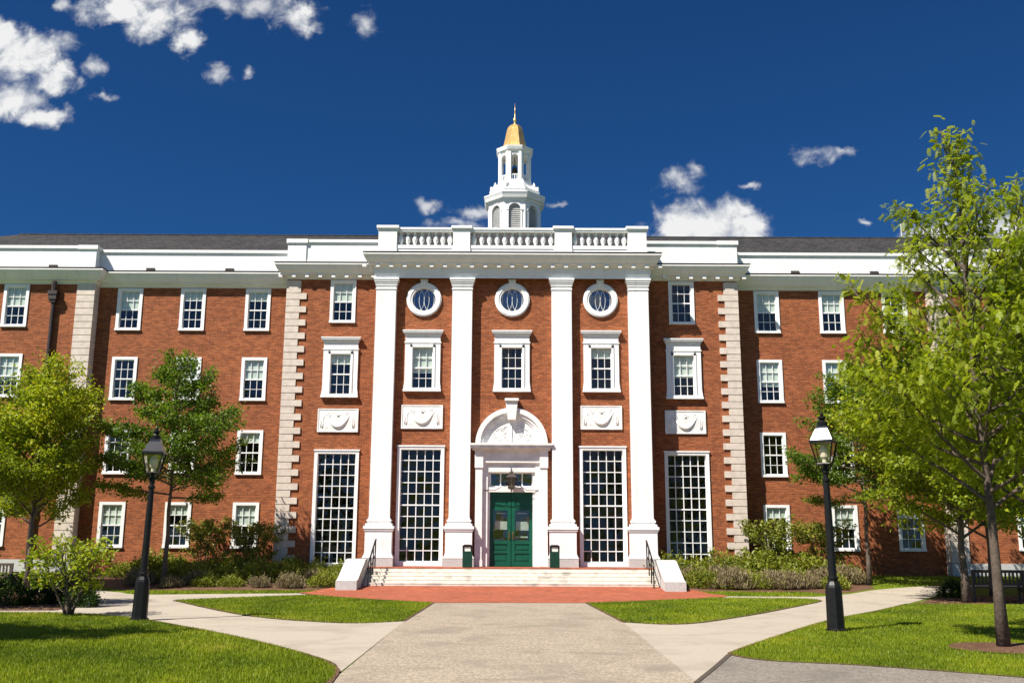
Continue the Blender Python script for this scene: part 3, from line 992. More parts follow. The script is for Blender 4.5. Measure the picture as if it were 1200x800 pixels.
# roofs
rf = MB()
e, zr = XE - .3, 14.5
v = [(-e, 2.25, zr), (e, 2.25, zr), (e, 13.8, zr), (-e, 13.8, zr), (-25.7, 8, 17.36), (25.7, 8, 17.36)]
rf.add(v, [(0, 1, 5, 4), (1, 2, 5), (2, 3, 4, 5), (3, 0, 4)])
rf.bar((-25.7, 8, 17.37), (25.7, 8, 17.37), 0.05, 6)
rf.box(-5.8, 5.8, 0.45, 2.4, 14.0, 14.1)
rf.add([(-5.6, 1.0, 14.1), (5.6, 1.0, 14.1), (4.6, 5.9, 16.95), (-4.6, 5.9, 16.95), (-5.6, 7.5, 14.1), (5.6, 7.5, 14.1)], [(0, 1, 2, 3), (0, 3, 4), (1, 5, 2), (3, 2, 5, 4)])
roof = rf.build('roof', 'roof', HALL)
an = MB()
an.bar((20.3, 8, 17.2), (20.3, 8, 18.15), 0.035, 6)
an.build('antenna', 'louver', HALL)

# pilasters
pl = MB()
pl.box(-0.425, 0.425, -0.32, 0.05, 2.72, 12.34)
for i, (z0, z1, w, d) in enumerate(((12.34, 12.40, .45, .345), (12.40, 12.50, .425, .32), (12.50, 12.60, .455, .35), (12.60, 12.68, .48, .375), (12.68, 12.76, .51, .405), (12.76, 12.842, .54, .43))):
    pl.box(-w, w, -d, 0.05, z0, z1)
for z0, z1, w, d in ((2.66, 2.72, .45, .35), (2.58, 2.66, .50, .40), (2.50, 2.58, .475, .375), (2.40, 2.50, .545, .45), (2.28, 2.40, .62, .50), (2.20, 2.28, .585, .47)):
    pl.box(-w, w, -d, 0.05, z0, z1)
pl.box(-0.545, 0.545, -0.44, 0.05, 1.34, 2.20)
n = 6
for i in range(n):
    t0, t1 = i / n, (i + 1) / n
    f = lambda t: 0.545 + 0.085 * (1 - math.cos(t * PI / 2)) * 1.0
    w = f(t1)
    pl.box(-w, w, -0.44 - (w - .545), 0.05, 1.34 - 0.22 * t1, 1.34 - 0.22 * t0)
pil = pl.build('pilaster', 'white', HALL, (-5.39, YP, 0))
sb = MB()
sb.box(-0.62, 0.62, -0.515, 0.05, 0.76, 1.12)
sb.build('stone_base', 'granite', pil)
for x in (-2.13, 2.11, 5.39):
    dup(pil, HALL, (x, YP, 0))


# ---- windows (local origin: centre of the sill line on the wall plane, outside is -y)
def lights(mb, x0, x1, z0, z1, y0, y1, nc, nr, bar=0.03, edge=0.05, rails=()):
    mb.box(x0, x0 + edge, y0, y1, z0, z1)
    mb.box(x1 - edge, x1, y0, y1, z0, z1)
    mb.box(x0 + edge, x1 - edge, y0, y1, z0, z0 + edge * 1.3)
    mb.box(x0 + edge, x1 - edge, y0, y1, z1 - edge, z1)
    for i in range(1, nc):
        x = x0 + (x1 - x0) * i / nc
        mb.box(x - bar / 2, x + bar / 2, y0 + .006, y1, z0 + edge, z1 - edge)
    for j in range(1, nr):
        z = z0 + (z1 - z0) * j / nr
        b = 0.055 if j in rails else bar
        mb.box(x0 + edge, x1 - edge, y0 + (0.003 if j not in rails else -.012), y1 - .004, z - b / 2, z + b / 2)


def pane_blind(w, h, z0, root, blind_h, gm='glass', y=0.13, tone='blind'):
    p = MB()
    p.add([(-w / 2, y, z0), (w / 2, y, z0), (w / 2, y, z0 + h), (-w / 2, y, z0 + h)], [(0, 1, 2, 3)])
    p.build('pane', gm, root)
    if blind_h > 0.02:
        b = MB()
        b.box(-w / 2 + .01, w / 2 - .01, y + 0.03, y + 0.036, z0 + h * (1 - blind_h), z0 + h)
        b.build('blind', tone, root)


def sash_window(blind_h):
    f = MB()
    w, h = WW, WH
    for a, b in ((-w / 2, -w / 2 + 0.135), (w / 2 - 0.135, w / 2)):
        f.box(a, b, -0.045, 0.16, 0.0, h)
    f.box(-w / 2 + 0.135, w / 2 - 0.135, -0.045, 0.16, h - 0.12, h)
    f.box(-w / 2 - 0.012, w / 2 + 0.012, -0.085, 0.16, -0.005, 0.085)
    r = f.build('window', 'white', None)
    s = MB()
    lights(s, -w / 2 + .13, w / 2 - .13, 0.08, h - .115, 0.02, 0.06, 3, 4, 0.022, 0.04, (2,))
    s.build('sash', 'white', r)
    pane_blind(w - 0.26, h - 0.2, 0.085, r, blind_h, y=0.05)
    return r


protos = {b: sash_window(b) for b in (0.0, 0.25, 0.5, 0.62)}
used = set()


def put(proto, loc):
    k = id(proto)
    if k not in used:
        used.add(k)
        proto.location = loc
        proto.parent = HALL
        return proto
    return dup(proto, HALL, loc)


BL = {(-1, 0, 3): .25, (-1, 1, 3): .25, (-1, 2, 3): .5, (-1, 0, 2): .5, (-1, 1, 2): .62, (-1, 2, 2): 0, (-1, 0, 1): .25, (-1, 1, 1): .0, (-1, 2, 1): 0,
      (-1, 0, 0): .5, (-1, 1, 0): .25, (-1, 2, 0): .5, (1, 0, 3): .5, (1, 1, 3): .5, (1, 2, 3): .0, (1, 0, 2): .62, (1, 1, 2): .62, (1, 2, 2): .25,
      (1, 0, 1): .0, (1, 1, 1): .25, (1, 2, 1): .5, (1, 0, 0): .25, (1, 1, 0): .5, (1, 2, 0): .25}
for sg in (-1, 1):
    for j, z in enumerate(ROWS):
        for i, c in enumerate(WING):
            put(protos[BL[(sg, i, j)]], (sg * c, YW, z))
        for i, c in enumerate(PAV):
            put(protos[[.25, .5, .62, .5][(i + j + (sg > 0)) % 4]], (sg * c, YE, z + 0.04))
    put(protos[.5 if sg < 0 else 0.0], (sg * 7.41, YF, 11.1))


def hooded(blind_h, blind_tone='blind'):
    f = MB()
    f.box(-0.80, 0.80, -0.16, 0.1, 0.0, 0.10)
    f.box(-0.77, 0.77, -0.12, 0.05, 0.10, 0.15)
    for sgn in (-1, 1):
        a, b = sorted((sgn * 0.75, sgn * 0.50))
        f.box(a, b, -0.085, 0.15, 0.15, 2.08)
        f.extr([(sgn * .75, .15), (sgn * .785, .15), (sgn * .75, .42)][::1 if sgn > 0 else -1], -0.085, 0.05)
        a, b = sorted((sgn * 0.53, sgn * 0.435))
        f.box(a, b, -0.115, 0.15, 0.152, 2.0)
    f.box(-0.53, 0.53, -0.115, 0.15, 1.90, 2.0)
    f.box(-0.53, 0.53, -0.085, 0.15, 2.0, 2.08)
    f.box(-0.78, 0.78, -0.11, 0.02, 2.08, 2.14)
    f.box(-0.74, 0.74, -0.085, 0.02, 2.14, 2.40)
    f.box(-0.77, 0.77, -0.12, 0.02, 2.40, 2.46)
    f.box(-0.80, 0.80, -0.15, 0.02, 2.46, 2.52)
    f.box(-0.84, 0.84, -0.20, 0.02, 2.52, 2.58)
    f.box(-0.86, 0.86, -0.22, 0.02, 2.58, 2.63)
    r = f.build('hooded_window', 'white', None)
    s = MB()
    lights(s, -0.44, 0.44, 0.13, 1.91, 0.0, 0.05, 3, 4, 0.022, 0.035, (2,))
    s.build('sash', 'white', r)
    pane_blind(0.86, 1.76, 0.14, r, blind_h, y=0.045)
    return r


for cx, y, z, b in ((-3.79, YP, 7.97, .62), (0.0, YP, 7.97, .0), (3.79, YP, 7.97, .25), (-7.40, YF, 7.81, .25), (7.42, YF, 7.81, .55)):
    o = hooded(b)
    o.location = (cx, y, z)
    o.parent = HALL


def tall(w, h):
    f = MB()
    e = 0.14
    f.box(-w / 2, -w / 2 + e, -0.06, 0.2, 0, h)
    f.box(w / 2 - e, w / 2, -0.06, 0.2, 0, h)
    f.box(-w / 2 + e, w / 2 - e, -0.06, 0.2, h - e, h)
    f.box(-w / 2 + e, w / 2 - e, -0.05, 0.2, 0, 0.17)
    f.box(-w / 2 - .03, w / 2 + .03, -0.09, 0.0, h - .03, h + .03)
    r = f.build('tall_window', 'white', None)
    s = MB()
    lights(s, -w / 2 + e - .01, w / 2 - e + .01, 0.16, h - e + .01, 0.05, 0.11, 5, 10, 0.034, 0.035, (5,))
    s.build('sash', 'white', r)
    p = MB()
    p.add([(-w / 2 + e, .115, .17), (w / 2 - e, .115, .17), (w / 2 - e, .115, h - e), (-w / 2 + e, .115, h - e)], [(0, 1, 2, 3)])
    p.build('pane', 'tall_glass', r)
    return r


t0 = tall(1.95, 4.88)
t0.parent = HALL
t0.location = (-3.77, YP, 0.80)
dup(t0, HALL, (3.79, YP, 0.80))
t1 = tall(1.89, 4.86)
t1.parent = HALL
t1.location = (-7.41, YF, 0.70)
dup(t1, HALL, (7.43, YF, 0.70))


def oculus():
    f = MB()
    f.ring(0, 0, 0.50, 0.745, -0.085, 0.05, n=48)
    f.ring(0, 0, 0.58, 0.70, -0.11, 0.0, n=48)
    f.ring(0, 0, 0.495, 0.53, -0.06, 0.12, n=48)
    f.extr([(-0.13, .68), (0.13, .68), (0.17, .88), (-0.17, .88)], -0.15, 0.0)
    r = f.build('round_window', 'white', None)
    s = MB()
    for c in (-0.215, 0.0, 0.215):
        hh = 0.50 if c == 0 else 0.455
        ww = 0.215
        pts = []
        for i in range(41):
            t = 2 * PI * i / 40
            x, z = c + ww * math.cos(t), hh * math.sin(t)
            rr = math.hypot(x, z)
            if rr > 0.495:
                x, z = x * 0.495 / rr, z * 0.495 / rr
            pts.append((x, 0.035, z))
        s.tube(pts, 0.0095, 4, False)
    s.build('tracery', 'white', r)
    p = MB()
    p.extr([(0.5 * math.cos(2 * PI * i / 40), 0.5 * math.sin(2 * PI * i / 40)) for i in range(40)], 0.055, 0.062)
    p.build('pane', 'glass_blue', r)
    return r


oc = oculus()
oc.parent = HALL
oc.location = (-3.79, YP, 11.96)
dup(oc, HALL, (0, YP, 11.96))
dup(oc, HALL, (3.79, YP, 11.96))


# carved panels with a swag
def spiral(mb, cx, cz, r, y, turns=1.6, sgn=1, a0=0.0, rad=0.022):
    pts = []
    n = 26
    for i in range(n + 1):
        t = i / n
        a = a0 + sgn * turns * 2 * PI * t
        q = r * (1 - 0.82 * t)
        pts.append((cx + q * math.cos(a), y, cz + q * math.sin(a)))
    mb.tube(pts, [rad * (1 - .4 * i / n) for i in range(n + 1)], 6)


def relief():
    f = MB()
    w, h = 1.74, 1.0
    f.box(-w / 2, w / 2, -0.05, 0.02, 0, h)
    for a in ((-w / 2, w / 2, 0, .05), (-w / 2, w / 2, h - .05, h), (-w / 2, -w / 2 + .05, .05, h - .05), (w / 2 - .05, w / 2, .05, h - .05)):
        f.box(a[0], a[1], -0.065, 0.0, a[2], a[3])
    r = f.build('relief_panel', 'marble', None)
    s = MB()
    pts, rad = [], []
    for i in range(17):
        t = i / 16 * 2 - 1
        pts.append((0.46 * t, -0.06, 0.66 - 0.43 * (1 - t * t)))
        rad.append(0.028 + 0.065 * (1 - t * t))
    s.tube(pts, rad, 8)
    for sgn in (-1, 1):
        spiral(s, sgn * 0.44, 0.72, 0.12, -0.065, 1.4, sgn, PI / 2)
        s.tube([(sgn * 0.55, -.06, .72), (sgn * 0.63, -.065, .6), (sgn * 0.62, -.065, .35), (sgn * 0.66, -.065, .18)], [.02, .03, .022, .035], 6)
        s.tube([(sgn * 0.72, -.06, .72), (sgn * 0.70, -.06, .5), (sgn * 0.72, -.06, .2)], [.012, .02, .03], 6)
        spiral(s, sgn * 0.50, 0.18, 0.07, -0.06, 1.1, -sgn)
    spiral(s, 0, 0.72, 0.12, -0.065, 1.5, 1, 0)
    s.lathe([(0.0, 0), (.05, .01), (.05, .03), (.02, .05)], 8, 0, -.07, .70)
    s.build('swag', 'marble', r, (0, 0.022, 0), smooth=True)
    return r


rl = relief()
rl.parent = HALL
rl.location = (-3.76, YP, 6.40)
dup(rl, HALL, (3.76, YP, 6.40))
dup(rl, HALL, (-7.42, YF, 6.33))
dup(rl, HALL, (7.42, YF, 6.32))

# doorway
dw = MB()
for sgn in (-1, 1):
    a, b = sorted((sgn * 1.49, sgn * 1.20))
    dw.box(a, b, -0.16, 0.30, 0.79, 5.42)
    a, b = sorted((sgn * 1.52, sgn * 1.17))
    dw.box(a, b, -0.185, 0.0, 0.80, 1.05)
    dw.box(a, b, -0.20, 0.05, 4.78, 4.86)
    dw.box(a, b, -0.185, 0.05, 4.86, 5.50)
    a, b = sorted((sgn * 1.20, sgn * 0.98))
    dw.box(a, b, -0.02, 0.34, 0.79, 5.0)
    a, b = sorted((sgn * 0.98, sgn * 0.885))
    dw.box(a, b, 0.08, 0.40, 0.79, 4.75)
dw.box(-1.20, 1.20, -0.10, 0.34, 5.0, 5.50)
dw.box(-0.98, 0.98, 0.0, 0.38, 4.62, 5.0)
dw.box(-1.0, 1.0, 0.02, 0.40, 3.80, 4.0)
dw.box(-1.62, 1.62, -0.24, 0.1, 5.50, 5.58)
dw.box(-1.67, 1.67, -0.36, 0.1, 5.58, 5.70)
dw.box(-1.72, 1.72, -0.42, 0.1, 5.70, 5.78)
DW = dw.build('doorway', 'marble', HALL)
lu = MB()
lu.ring(0, 5.78, 1.30, 1.50, -0.22, 0.02, 0, PI, 36)
lu.ring(0, 5.78, 1.18, 1.30, -0.15, 0.02, 0, PI, 36)
lu.ring(0, 5.78, 1.10, 1.18, -0.09, 0.02, 0, PI, 36)
lu.extr([(1.12 * math.cos(PI * i / 36), 5.78 + 1.12 * math.sin(PI * i / 36)) for i in range(37)], -0.03, 0.02)
lu.build('lunette', 'marble', DW)
ka = MB()
ka.extr([(-0.17, 6.78), (0.17, 6.78), (0.25, 7.50), (-0.25, 7.50)], -0.32, 0.02)
ka.box(-0.26, 0.26, -0.36, 0.02, 7.50, 7.56)
ka.box(-0.29, 0.29, -0.40, 0.02, 7.56, 7.66)
ka.build('keystone', 'marble', DW)
sc = MB()
for sgn in (-1, 1):
    spiral(sc, sgn * 0.62, 6.03, 0.17, -0.045, 1.6, sgn, 0.4, .03)
    spiral(sc, sgn * 0.34, 6.30, 0.15, -0.045, 1.6, -sgn, 1.2, .028)
    spiral(sc, sgn * 0.78, 6.24, 0.09, -0.045, 1.3, sgn, 2.2, .022)
    spiral(sc, sgn * 0.28, 5.98, 0.12, -0.045, 1.4, sgn, 2.0, .026)
    sc.tube([(sgn * .12, -.045, 5.9), (sgn * .45, -.05, 6.16), (sgn * .85, -.045, 5.92)], .022, 6)
    sc.tube([(sgn * .2, -.045, 6.5), (sgn * .45, -.05, 6.48), (sgn * .66, -.045, 6.32)], .02, 6)
sc.tube([(0, -.05, 5.84), (0, -.055, 6.2), (0, -.05, 6.62)], [.03, .045, .025], 6)
sc.build('carving', 'marble', DW, (0, 0.016, 0), smooth=True)
tr = MB()
lights(tr, -0.90, 0.90, 4.0, 4.62, 0.24, 0.30, 4, 1, 0.05, 0.05)
TR = tr.build('transom', 'white', HALL)
tp = MB()
tp.box(-0.86, 0.86, 0.29, 0.298, 4.03, 4.6)
tp.build('pane', 'glass', TR)
mb = MB()
mb.box(-1.1, 1.1, 0.9, 0.95, 0.8, 5.0)
mb.build('room_wall', 'dark', HALL)


def door(sgn):
    d = MB()
    x0, x1 = sorted((sgn * 0.012, sgn * 0.885))
    y0 = 0.22
    d.box(x0, x0 + .14, y0, y0 + .06, 0.80, 3.80)
    d.box(x1 - .14, x1, y0, y0 + .06, 0.80, 3.80)
    for za, zb in ((.80, .98), (1.32, 1.42), (1.70, 1.84), (3.06, 3.20), (3.66, 3.80)):
        d.box(x0 + .14, x1 - .14, y0, y0 + .06, za, zb)
    for za, zb in ((.98, 1.32), (1.42, 1.70), (3.20, 3.66)):
        d.box(x0 + .14, x1 - .14, y0 + .03, y0 + .05, za, zb)
        d.box(x0 + .20, x1 - .20, y0 + .012, y0 + .04, za + .06, zb - .06)
    o = d.build('door', 'green', HALL)
    p = MB()
    p.box(x0 + .14, x1 - .14, y0 + .03, y0 + .038, 1.84, 3.06)
    p.build('pane', 'glass', o)
    h = MB()
    hx = sgn * 0.075
    h.tube([(hx, y0, 1.9), (hx, y0 - .06, 1.93), (hx, y0 - .06, 2.13), (hx, y0, 2.16)], .016, 6)
    h.box(hx - .03, hx + .03, y0 - .008, y0 + .01, 1.86, 2.2)
    h.build('handle', 'brass', o)


door(-1)
door(1)
# pale notices and curtain seen behind the door glass
mb = MB()
for x, z, w, hh in ((-.42, 2.28, .5, .34), (.46, 2.25, .52, .36), (.44, 1.95, .5, .06), (-.42, 2.92, .4, .05), (.46, 2.92, .42, .05)):
    mb.box(x - w / 2, x + w / 2, 0.42, 0.43, z, z + hh)
mb.build('notice', 'blind', HALL)

# downpipes
for sg in (-1, 1):
    x = sg * 20.22
    d = MB()
    d.bar((x, YE - 0.13, 12.2), (x, YE - 0.13, 0.6), 0.085, 10)
    for z in (9.1, 6.0, 3.0):
        d.lathe([(.115, 0), (.115, .12), (.10, .14)], 10, x, YE - .13, z)
    d.bar((x, YE - 0.2, 12.95), (x, YE - 0.2, 12.5), 0.11, 8)
    o = d.build('downpipe', 'bronze', HALL)
    l = MB()
    l.box(x - .20, x + .20, YE - .33, YE, 12.36, 12.52)
    l.box(x - .17, x + .17, YE - .30, YE, 12.14, 12.36)
    l.box(x - .13, x + .13, YE - .26, YE, 12.02, 12.14)
    l.build('leader_head', 'bronze', o)

# ---- cupola
CX, CY = 0.10, 7.5
C8 = math.cos(PI / 8)
CUP = bpy.data.objects.new('cupola', None)
C.objects.link(CUP)
CUP.location = (CX, CY, 16.4)
CUP.parent = HALL


def octa(mb, prof):
    mb.lathe([(a / C8, z - 16.4) for a, z in prof], 8, phase=PI / 8)


def arch_panel(mb, w, z0, z1, ow, oz0, oz1, y0, y1):
    """flat panel with a round-headed opening, in local x/z; oz1 is the spring line"""
    r = ow / 2
    if oz0 > z0:
        mb.box(-w / 2, w / 2, y0, y1, z0, oz0)
    mb.box(-w / 2, -r, y0, y1, oz0, z1)
    mb.box(r, w / 2, y0, y1, oz0, z1)
    n = 12
    for i in range(n):
        a0, a1 = PI - PI * i / n, PI - PI * (i + 1) / n
        xa, za, xb, zb = r * math.cos(a0), oz1 + r * math.sin(a0), r * math.cos(a1), oz1 + r * math.sin(a1)
        mb.extr([(xa, za), (xb, zb), (xb, z1), (xa, z1)], y0, y1)


mb = MB()
octa(mb, [(1.16, 16.0), (1.16, 18.7)])
octa(mb, [(1.36, 16.0), (1.36, 17.2), (1.32, 17.22)])
mb.build('drum_core', 'white', CUP)
lv = MB()
for k in range(8):
    Tm = Matrix.Rotation(k * PI / 4, 4, 'Z') @ Matrix.Translation((0, -1.32, -16.4))
    p = MB()
    p.T = Tm
    side = 2 * 1.32 * math.tan(PI / 8)
    arch_panel(p, side, 17.0, 18.70, 0.60, 17.15, 18.26, 0.0, 0.16)
    p.T = Tm
    p.ring(0, 18.26, 0.30, 0.375, -0.03, 0.02, 0, PI, 16)
    p.box(-0.375, -0.30, -0.03, 0.02, 17.15, 18.26)
    p.box(0.30, 0.375, -0.03, 0.02, 17.15, 18.26)
    p.box(-0.42, -0.29, -0.045, 0.02, 18.20, 18.27)
    p.box(0.29, 0.42, -0.045, 0.02, 18.20, 18.27)
    p.build('drum_panel', 'white', CUP)
    q = MB()
    q.T = Tm
    for i in range(17):
        z = 17.12 + i * 0.105
        ww = 0.30 if z < 18.26 else math.sqrt(max(0.0, 0.09 - (z - 18.26) ** 2))
        if ww > 0.04:
            q.add([(-ww, 0.06, z), (ww, 0.06, z), (ww, 0.15, z + 0.11), (-ww, 0.15, z + 0.11)], [(0, 1, 2, 3)])
    q.build('louvre', 'louver', CUP)
mb = MB()
octa(mb, [(1.30, 18.68), (1.37, 18.69), (1.40, 18.80), (1.48, 18.83), (1.52, 18.98), (1.57, 19.10), (1.57, 19.14), (1.28, 19.18), (1.25, 19.20), (1.25, 19.36), (1.29, 19.38),
          (1.29, 19.44), (1.18, 19.48), (1.02, 19.60), (0.91, 19.78), (0.86, 19.95), (0.86, 20.03)])
mb.build('base_cornice', 'white', CUP)
for k in range(8):
    mb = MB()
    Tm = Matrix.Rotation(k * PI / 4 + PI / 8, 4, 'Z') @ Matrix.Translation((0, -1.28, -0.32))
    mb.T = Tm
    mb.extr([(-.06, 3.3), (.06, 3.3), (.06, 3.62), (-.06, 3.62)], -0.06, 0.3)
    mb.lathe([(.07, 3.60), (.10, 3.70), (.05, 3.8), (.02, 3.9)], 8, 0, 0.2, 0)
    mb.build('scroll_buttress', 'white', CUP)
for k in range(8):
    Tm = Matrix.Rotation(k * PI / 4, 4, 'Z') @ Matrix.Translation((0, -0.80, -16.4))
    p = MB()
    p.T = Tm
    side = 2 * 0.80 * math.tan(PI / 8)
    arch_panel(p, side, 19.98, 21.62, 0.34, 20.02, 21.27, 0.0, 0.13)
    p.box(-side / 2 - .01, -0.20, -0.05, 0.02, 19.98, 21.58)
    p.box(0.20, side / 2 + .01, -0.05, 0.02, 19.98, 21.58)
    for j in range(3):
        p.box(-0.12 + j * 0.12 - .022, -0.12 + j * .12 + .022, 0.03, 0.07, 20.02, 20.30)
    p.box(-0.17, 0.17, 0.02, 0.08, 20.30, 20.35)
    p.build('belfry_arch', 'white', CUP)
mb = MB()
octa(mb, [(0.10, 21.54), (0.82, 21.55), (0.86, 21.63), (0.90, 21.66), (0.94, 21.79), (0.95, 21.86), (0.66, 21.90), (0.1, 21.91)])
mb.build('belfry_cornice', 'white', CUP)
mb = MB()
octa(mb, [(0.74, 19.96), (0.74, 20.0)])
mb.build('belfry_floor', 'white', CUP)
mb = MB()
mb.lathe([(0.19, 0), (0.185, .04), (0.14, .14), (0.12, .28), (0.08, .36), (.02, .40)], 14, 0, 0, 20.62 - 16.4)
mb.bar((0, 0, 21.0 - 16.4), (0, 0, 21.6 - 16.4), .02, 6)
mb.build('bell', 'bronze', CUP, smooth=True)
mb = MB()
octa(mb, [(0.70, 21.88), (0.66, 21.94), (0.58, 22.14), (0.52, 22.42), (0.465, 22.72), (0.415, 22.98), (0.35, 23.16), (0.26, 23.29), (0.13, 23.36), (0.05, 23.42)])
mb.build('dome', 'gold', CUP)
mb = MB()
mb.lathe([(0.05, 23.34), (0.07, 23.42), (0.035, 23.47), (0.075, 23.55), (0.095, 23.63), (0.075, 23.71), (0.022, 23.78), (0.014, 24.1), (0.004, 24.62)], 12, 0, 0, -16.4)
mb.build('finial', 'gold', CUP, smooth=True)

# ------------------------------------------------------------------ entrance steps
ST = empty('entrance_steps', (0, -2.8, 0), 'broad pale stone steps rising from brick paving to the green doors', 'steps')
RISE = 0.79 / 6
for k in range(6):
    y0 = -3.6 + 0.3 * k + 2.8
    s = MB()
    zt = RISE * (k + 1)
    yb = y0 + 0.33 if k < 5 else 0.7
    if k < 5:
        s.box(-5.52, 5.52, y0, yb, -0.1, zt - 0.035)
        s.box(-5.52, 5.52, y0 - 0.008, yb, zt - 0.035, zt)
        s.build('step', 'stair', ST)
    else:
        s.box(-5.52, 5.52, y0, y0 + 0.4, -0.1, zt - 0.03)
        s.build('step', 'stair', ST)
tm = MB()
tm.box(-5.9, 5.9, 0.70, 2.78, 0.764, 0.789)
tm.box(-5.52, 5.52, 0.69, 0.70, 0.761, 0.786)
tm.build('landing', 'paver', ST)
for sg in (-1, 1):
    c = MB()
    a, b = sorted((sg * 5.56, sg * 6.32))
    # side profile in (y, z): extruded along x
    prof = [(-4.62, -0.1), (-4.62, 0.38), (-4.30, 0.42), (-2.55, 1.10), (-2.0, 1.12), (-2.0, -0.1)]
    n = len(prof)
    vs = [(a, y + 2.8, z) for y, z in prof] + [(b, y + 2.8, z) for y, z in prof]
    c.add(vs, [tuple(range(n)), tuple(range(n, 2 * n))[::-1]] + [(i, i + n, (i + 1) % n + n, (i + 1) % n) for i in range(n)])
    c.build('cheek_wall', 'granite', ST)

for sg in (-1, 1):
    h = MB()
    x = 0.0
    ys = [-3.72, -3.12, -2.52, -1.95]
    zs = [0.02, 2 * RISE, 4 * RISE, 0.79]
    tops = [0.98, 1.25, 1.55, 1.80]
    rt = empty('handrail', (sg * 5.28, -2.8, 0), ('black iron handrail on the left side of the entrance steps' if sg < 0 else 'black iron handrail on the right side of the entrance steps'), 'handrail', 'handrails of the entrance steps')
    for y, z, t in zip(ys, zs, tops):
        p = MB()
        p.box(-.022, .022, y + 2.8 - .022, y + 2.8 + .022, z, t)
        p.build('post', 'iron', rt)
    h.tube([(0, ys[0] + 2.8 - .06, .90), (0, ys[0] + 2.8, 1.0), (0, ys[3] + 2.8, 1.84), (0, ys[3] + 2.95, 1.84)], .03, 8)
    h.build('top_rail', 'iron', rt)
    h = MB()
    h.tube([(0, ys[0] + 2.8, .55), (0, ys[3] + 2.8, 1.30)], .016, 6)
    h.build('lower_rail', 'iron', rt)

# hanging lantern over the door
LN = empty('hanging_lantern', (0.0, -0.30, 3.84), 'bronze glazed lantern on scrolled bracket in front of the door transom', 'lantern')
mb = MB()
for a in range(4):
    t = PI / 4 + a * PI / 2
    mb.bar((.13 * math.cos(t), .13 * math.sin(t), .10), (.20 * math.cos(t), .20 * math.sin(t), .46), .018, 5)
mb.lathe([(.15, .06), (.15, .10)], 4, phase=PI / 4)
mb.lathe([(.22, .45), (.26, .47), (.26, .50), (.14, .60), (.08, .64), (.09, .68), (.03, .74), (.02, .85)], 4, phase=PI / 4)
mb.lathe([(.01, -.05), (.03, 0.0), (.015, .03), (.06, .07)], 8)
mb.build('frame', 'bronze', LN)
mb = MB()
mb.lathe([(.125, .10), (.19, .45)], 4, phase=PI / 4)
mb.build('lantern_glass', 'dusky', LN)
mb = MB()
mb.tube([(0, .5, .62), (0, .3, .78), (0, .1, .84), (0, 0, .8)], .018, 6)
for s_ in (-1, 1):
    mb.tube([(0, 0, .12), (s_ * .3, .1, .18), (s_ * .55, .2, .02), (s_ * .95, .28, .03)], .012, 5)
    mb.tube([(s_ * .2, 0, .3), (s_ * .32, 0, .38), (s_ * .3, 0, .48)], .012, 5)
mb.build('bracket', 'bronze', LN)

LN.scale = (1.2, 1.0, 1.1)
# litter bins
for sg, lab in ((-1, 'dark green litter bin left of the green doors'), (1, 'dark green litter bin right of the green doors')):
    B = empty('litter_bin', (sg * 1.72 - .0, -1.35, 0.786), lab, 'litter bin', 'litter bins beside the entrance')
    b = MB()
    b.box(-.19, .19, -.17, .17, .02, .62)
    b.box(-.17, .17, -.15, .15, .0, .03)
    b.build('body', 'bin', B)
    t = MB()
    t.box(-.19, -.13, -.17, .17, .62, .80)
    t.box(.13, .19, -.17, .17, .62, .80)
    t.box(-.13, .13, .10, .17, .62, .80)
    t.extr([(-.20, .80), (.20, .80), (.19, .84), (.12, .885), (-.12, .885), (-.19, .84)], -.18, .18)
    t.build('lid', 'iron', B)
    w = MB()
    w.box(-.128, .128, -.145, .098, .625, .795)
    w.build('liner', 'blind', B)


